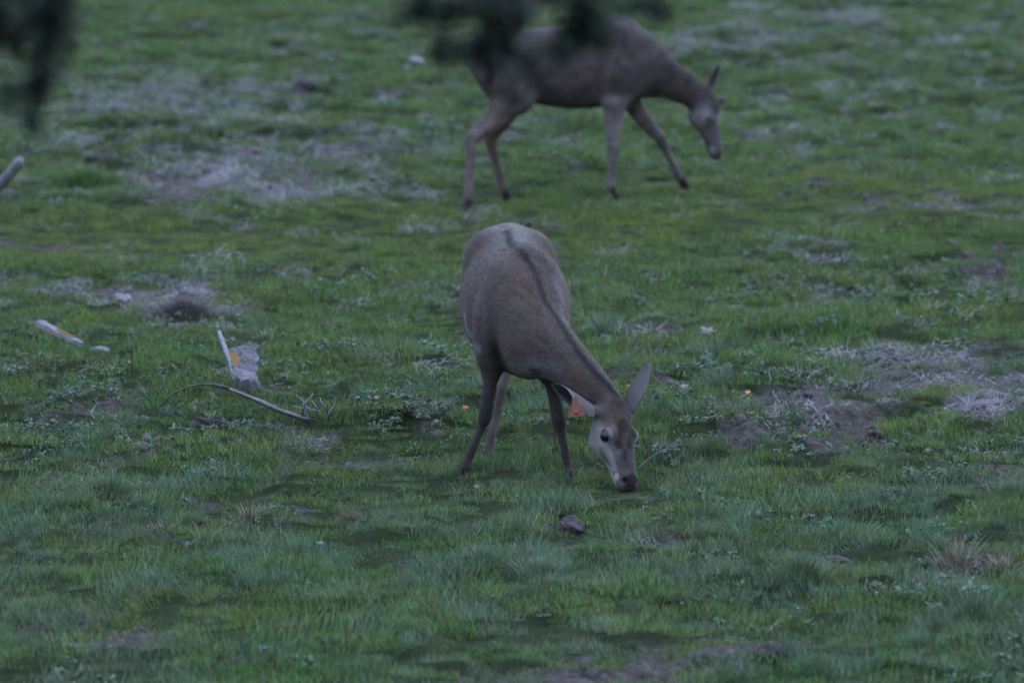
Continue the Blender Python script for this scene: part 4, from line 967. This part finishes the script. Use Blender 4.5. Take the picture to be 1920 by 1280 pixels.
rock(1570,1050,60,22,'dstone','earth_clod','brown earth clod in the right foreground left of the dry tussock','earth clod',17)
rock(1440,1232,66,28,'dstone','earth_clod','dark earth clod at the right end of the bottom bare patch','earth clod',18)
rock(1330,1215,70,30,'dstone','earth_clod','largest dark clod in the middle of the bottom bare patch','earth clod',19)
rock(188,648,34,11,'pale','stone','flat white stone right of the leaning board with orange lichen','stone',20)
rock(372,974,34,12,'dstone','earth_clod','dark clod left of the straw clump in the foreground','earth clod',21)
rock(135,765,60,30,'dstone','earth_clod','grey brown clod among weeds at far left','earth clod',22)
rock(118,1268,46,24,'dstone','earth_clod','grey clod at the bottom left corner','earth clod',24)
rock(780,128,34,12,'pale','stone','middle of three white stones left of the walking deer','stone',25)
rock(763,132,14,14,'pale','stone','leftmost of three white stones left of the walking deer','stone',26)
rock(811,135,20,12,'pale','stone','rightmost of three white stones left of the walking deer','stone',27)
rock(345,570,90,30,'dstone','brush_heap','dark lump of earth inside the grey brush on the bare strip at left','brush heap',28,depth=.10,sink=.3)

def pts(L): return [at(a, b, c) for a, b, c in L]
def onpts(L):
    out = []
    for (a, b, h_) in L:
        g = on(a, b); y_ = g.y
        out.append((a, b, y_, h_))
    return out
# curved fallen branch (its pixels at a distance of about 25.5 m)
Yb = 25.55
bp = [at(298,765,Yb+.05), at(320,742,Yb), at(345,728,Yb), at(375,721,Yb), at(405,722,Yb), at(440,732,Yb), at(480,750,Yb-.05), at(520,768,Yb-.1), at(555,780,Yb-.15), at(580,789,Yb-.2)]
br = empty('fallen_branch', (bp[-1].x, bp[-1].y, g1(bp[-1].x, bp[-1].y)))
tag(br, 'curved dead branch arching over the grass at left with a forked light end', 'branch'); b0 = np.array(br.location)
a = Acc(); a.add(tube_mesh(bp, [.003,.004,.004,.005,.008,.008,.009,.010,.010,.009], 8, .15)); a.build('stem', M['bark2'], br, b0)
a = Acc(); a.add(tube_mesh([at(430,729,Yb-.02),at(480,748,Yb-.07),at(520,766,Yb-.12),at(578,786,Yb-.22)], [.004,.007,.008,.007], 7, .25)); a.build('peeled_strip', M['wood'], br, b0)
for L in ([(575,785),(573,770),(570,756),(555,740)], [(570,758),(580,748),(588,738)], [(572,762),(583,768),(600,770)]):
    a = Acc(); a.add(tube_mesh([at(u, v, Yb - .2) for u, v in L], np.linspace(.008, .004, len(L)), 6, .15)); a.build('twig', M['wood'], br, b0)
for k in range(9):
    u0, v0 = 560 + random.uniform(0, 55), 795 - random.uniform(0, 25); du = random.uniform(-45, 40); dv = -random.uniform(5, 50)
    a = Acc(); a.add(tube_mesh([at(u0, v0, Yb - .2), at(u0 + du * .5 + random.uniform(-6, 6), v0 + dv * .6, Yb - .2 - random.uniform(0, .1)), at(u0 + du, v0 + dv, Yb - .15)], [.0035, .0025, .0012], 5, .15)); a.build('twig', M['bark2'] if k % 2 else M['wood'], br, b0)
# low log under it
rock(402,768,96,22,'dstone','rotten_log','short rotten log half buried under the curved branch','log',33,depth=.04)
# board with lichen, left ; slab, middle ; stake, far left
def board(name, label, cat, P, th, mat, patches):
    """P: four corners (world) of the top face; thickness along -normal; lichen patches as (u,v,ru,rv)"""
    P = [Vector(p) for p in P]; nr = (P[1] - P[0]).cross(P[3] - P[0]).normalized()
    if nr.z < 0: nr = -nr
    base = (P[0] + P[1] + P[2] + P[3]) / 4; root = empty(name, (base.x, base.y, g1(base.x, base.y))); tag(root, label, cat); r0 = np.array(root.location)
    nu, nv = 14, 8; V = []; Q = []; rr = random.Random(3)
    def S(u, v): return P[0] * (1 - u) * (1 - v) + P[1] * u * (1 - v) + P[2] * u * v + P[3] * (1 - u) * v
    for lay in (0, 1):
        for i in range(nu + 1):
            for j in range(nv + 1):
                u, v = i / nu, j / nv; w_ = .07 * math.sin(u * 21 + 1) + rr.uniform(-.05, .05)
                V.append(S(min(1, max(0, u + (rr.uniform(-.02, .02)))), v + (w_ if j in (0, nv) else 0)) - nr * th * lay + nr * rr.uniform(-1, 1) * (.011 if th > .02 else .003))
    m = (nu + 1) * (nv + 1); I = lambda i, j, l: l * m + i * (nv + 1) + j
    for i in range(nu):
        for j in range(nv): Q.append((I(i, j, 0), I(i + 1, j, 0), I(i + 1, j + 1, 0), I(i, j + 1, 0))); Q.append((I(i, j, 1), I(i, j + 1, 1), I(i + 1, j + 1, 1), I(i + 1, j, 1)))
        for j in (0, nv): q = (I(i, j, 0), I(i, j, 1), I(i + 1, j, 1), I(i + 1, j, 0)); Q.append(q)
    for j in range(nv):
        for i in (0, nu): Q.append((I(i, j, 0), I(i, j + 1, 0), I(i, j + 1, 1), I(i, j, 1)))
    mesh_np('board', np.array(V) - r0, Q, M[mat], root, smooth=False)
    for (u, v, ru, rv) in patches:
        V = [S(u, v) + nr * .009]; T = []; k_ = 16
        for i in range(k_):
            a_ = 2 * math.pi * i / k_; r = 1 + rr.uniform(-.28, .28)
            V.append(S(min(.995, max(.005, u + ru * r * math.cos(a_))), min(.995, max(.005, v + rv * r * math.sin(a_)))) + nr * .003)
        for i in range(k_): T.append((0, 1 + i, 1 + (i + 1) % k_))
        mesh_np('lichen', np.array([tuple(p) for p in V]) - r0, [], M['lichen'], root, Ft=T)
    return root
def rail(px0, py0, px1, py1, Y0, Y1, r, mat, name, label, cat, flat=.6):
    pass
# leaning slab: bright upright edge board + face behind it
g0 = on(436, 712)
board('broken_slab', 'weathered grey slab with an orange lichen patch standing in the grass, left of the grazing deer', 'slab',
      [at(421,650,26.6), at(442,712,25.9), at(482,716,25.9), at(482,648,26.6)], .03, 'slab', [(.42,.2,.26,.20)])
o = Acc(); o.add(tube_mesh([at(411,622,26.62), at(420,648,26.5), at(431,678,26.3), at(440,712,26.0)], [.009,.012,.010,.008], 6, .2)); q = o.build('pale_stake', M['pale'], None); tag(q, 'pale leaning stake along the left edge of the grey slab', 'stake')
board('lichened_board', 'weathered board with orange lichen leaning out of the grass at far left', 'board',
      [at(64,601,27.6), at(150,643,27.1), at(158,641,27.15), at(80,600,27.65)], .02, 'wood', [(.62,.6,.22,.38)])
o = Acc(); o.add(tube_mesh([at(-60,398,34.6), at(-20,366,34.5), at(15,330,34.4), at(36,304,34.35), at(42,299,34.34)], [.036,.036,.034,.030,.016], 10, .06)); q = o.build('leaning_pole', M['wood'], None); tag(q, 'pale wooden pole leaning up from the left edge of the view', 'pole')
# twigs
def twig(L, Y_, r, name, label, mat='bark2'):
    a = Acc()
    for k, P_ in enumerate(L): a.add(tube_mesh([at(u, v, Y_) for u, v in P_], np.linspace(r, r * .4, len(P_)) * (1 if k == 0 else .7), 6, .15))
    tag(a.build(name, M[mat], None), label, 'twig')
twig([[(1196,878),(1222,856),(1248,842),(1275,822)],[(1235,849),(1241,838),(1248,828)],[(1248,842),(1262,842)]], 24.1, .0045, 'twig', 'thin pale twig rising to the right beside the nose of the grazing deer', 'wood')
twig([[(70,912),(95,920),(125,923),(145,926)],[(92,919),(88,940),(84,955)],[(95,919),(100,905)]], 23.6, .004, 'twig', 'thin dark twig in the grass at far left below the weeds')
twig([[(1476,1052),(1471,1025),(1473,1000),(1478,985)],[(1471,1030),(1455,1015),(1447,1000)],[(1474,1010),(1484,1000)]], 21.9, .0035, 'dead_stem', 'dead upright stem in the right foreground grass')
twig([[(1388,1262),(1390,1245),(1386,1232)],[(1390,1250),(1380,1240)]], 19.45, .006, 'twig', 'short white twig sticking up from the bottom bare patch', 'pale')
twig([[(628,862),(640,842),(652,826)],[(640,842),(630,832)]], 25.1, .004, 'dead_stem', 'dead stem leaning beside the hollow under the curved branch')
twig([[(1185,1035),(1215,1042),(1250,1038),(1275,1030),(1318,1032)]], 21.9, .0035, 'twig', 'thin dark twig lying in the grass right of the flat brown clod')
twig([[(1880,838),(1868,868),(1858,898)],[(1866,870),(1850,860)]], 23.9, .004, 'dead_stem', 'dark stem at the right edge of the view among weeds')
twig([[(1505,938),(1530,925),(1560,918)],[(1530,925),(1525,912)]], 23.2, .0035, 'twig', 'dark twig under the weeds right of the grazing deer')
# leaves
def fallen_leaf(px, py, sz, mat, label, up=.5, lobes=5):
    g = on(px, py + sz * .3); s_ = g.y / FPX; r = sz * s_ * .5; z_ = g1(g.x, g.y) + .035 + up * r; V = [(0, 0, 0)]; T = []; m = 26; rr = random.Random(int(px))
    for i in range(m):
        a_ = 2 * math.pi * i / m; q = r * (.78 + .25 * math.cos(a_ * lobes)) * (1 if abs(math.cos(a_)) > .2 else .8)
        V.append((q * math.cos(a_) * 1.15, q * math.sin(a_) * .8, .18 * r * math.cos(2 * a_ + 1)))
    for i in range(m): T.append((0, 1 + i, 1 + (i + 1) % m))
    V2 = V + [(x_, y_, z__ - .0012) for x_, y_, z__ in V]; k_ = m + 1
    T2 = T + [(k_, k_ + c, k_ + b) for _, b, c in T]; Q = [(1 + i, 1 + i + k_, 1 + (i + 1) % m + k_, 1 + (i + 1) % m) for i in range(m)]
    o = mesh_np('fallen_leaf', np.array(V2), Q, M[mat], Ft=T2, loc=(g.x, g.y, z_)); o.rotation_euler = (rr.uniform(.7, 1.3), rr.uniform(-.3, .3), rr.uniform(-.8, .8)); tag(o, label, 'leaf')
fallen_leaf(1327,633,30,'leafp','pale lobed dead leaf standing in the grass right of the deer’s shoulder'.replace('’s', ''))
fallen_leaf(1402,750,14,'leafy','yellow leaf at the upper left of the dark hollow at right')
fallen_leaf(873,778,13,'leafo','small orange leaf in the grass left of the front legs of the grazing deer')
fallen_leaf(1180,745,10,'leafo','tiny orange leaf behind the ears of the grazing deer')
fallen_leaf(893,913,14,'leafp','yellowish dead leaf in the grass below the left hooves of the grazing deer')
fallen_leaf(1282,745,20,'leafp','pale lichen grey leaf left of the yellow leaf')
fallen_leaf(600,1024,16,'leafp','pale leaf lying in the middle of the foreground grass')
# tussocks
M['straw'] = mat_blade('straw', (.20, .175, .135), (.34, .31, .25), (.20, .18, .13), (.12, .09, .06), .10, trans=.1)
def tuss(px, py, rad, h0, h1, nb, mat, label, dry=.1, spread=1, lo=.2, name='grass_tussock', wid=(.002, .004)):
    g = on(px, py); b = tussock_bb(nb, rad, h0, h1, dry, spread, wid, lo)
    o = b.build(name, M[mat], link=True, loc=(g.x, g.y, g1(g.x, g.y))); tag(o, label, 'grass tussock'); return o
tuss(1795,1075,.09,.10,.22,300,'straw','pale dry tussock of straw in the right foreground',.3,1.0,.3,'dry_tussock',(.0018,.0035))
tuss(345,596,.30,.06,.14,1500,'dry','grey heap of dead brush on the bare strip at left',.9,1.6,.0,'brush_tussock')
tuss(452,728,.10,.04,.09,300,'grass','green tussock hiding the foot of the grey slab',.05,.9,.2)
tuss(1880,1090,.07,.06,.12,120,'straw','smaller dry tussock just right of the large straw one',.5,1.3,.2,'dry_tussock')
tuss(468,968,.09,.07,.14,170,'straw','flattened straw clump in the left foreground',.5,1.5,.1,'dry_tussock')
tuss(655,972,.08,.05,.09,260,'straw','brown withered tussock in the middle of the left foreground',1.,.9,.0,'dry_tussock')
tuss(1500,1110,.12,.08,.15,520,'long','round green tussock in the right foreground below the dry straw',.03,.9,.1)
tuss(1010,1085,.10,.07,.12,360,'long','green tussock in the foreground below the flat brown clod',.03,.9,.1)
tuss(1005,868,.07,.05,.09,260,'grass','dense green tussock between the legs of the grazing deer',.02,.9,.1)
tuss(1900,945,.13,.08,.14,420,'long','dark green tussock at the right edge of the view',.03,.9,.1)
tuss(775,1075,.09,.06,.10,320,'grass','olive brown tussock in the middle foreground',.35,.9,.1)
tuss(905,1060,.10,.06,.11,320,'long','green tussock right of the olive brown one in the middle foreground',.05,.9,.1)
tuss(210,385,.20,.09,.15,900,'grass','wide green tussock on the far slope beside the bare patch at left',.02,.8,.0)
tuss(160,355,.22,.09,.15,900,'grass','green tussock just above the wide one on the far slope at left',.02,.8,.0)
tuss(512,360,.08,.05,.08,300,'grass','small yellow green moss tuft on the far bare patch',.02,.8,.2)
tuss(1575,62,.28,.10,.16,900,'grass','dark green tussock below the far dead stalks at upper right',.02,.8,.0)
tuss(1530,300,.22,.08,.13,800,'grass','dark green tussock on the slope above the dark rounded stone',.02,.8,.0)
tuss(1720,1235,.10,.07,.13,300,'long','dark green tussock at the bottom right of the view',.02,.9,.0)
tuss(1850,100,.28,.10,.16,900,'grass','dark shrubby tussock at the upper right of the far slope',.02,.8,.0)
tuss(560,1045,.09,.06,.11,260,'long','green tussock in the left foreground grass',.05,.9,.1)
print('script', round(time.time() - T0, 1))
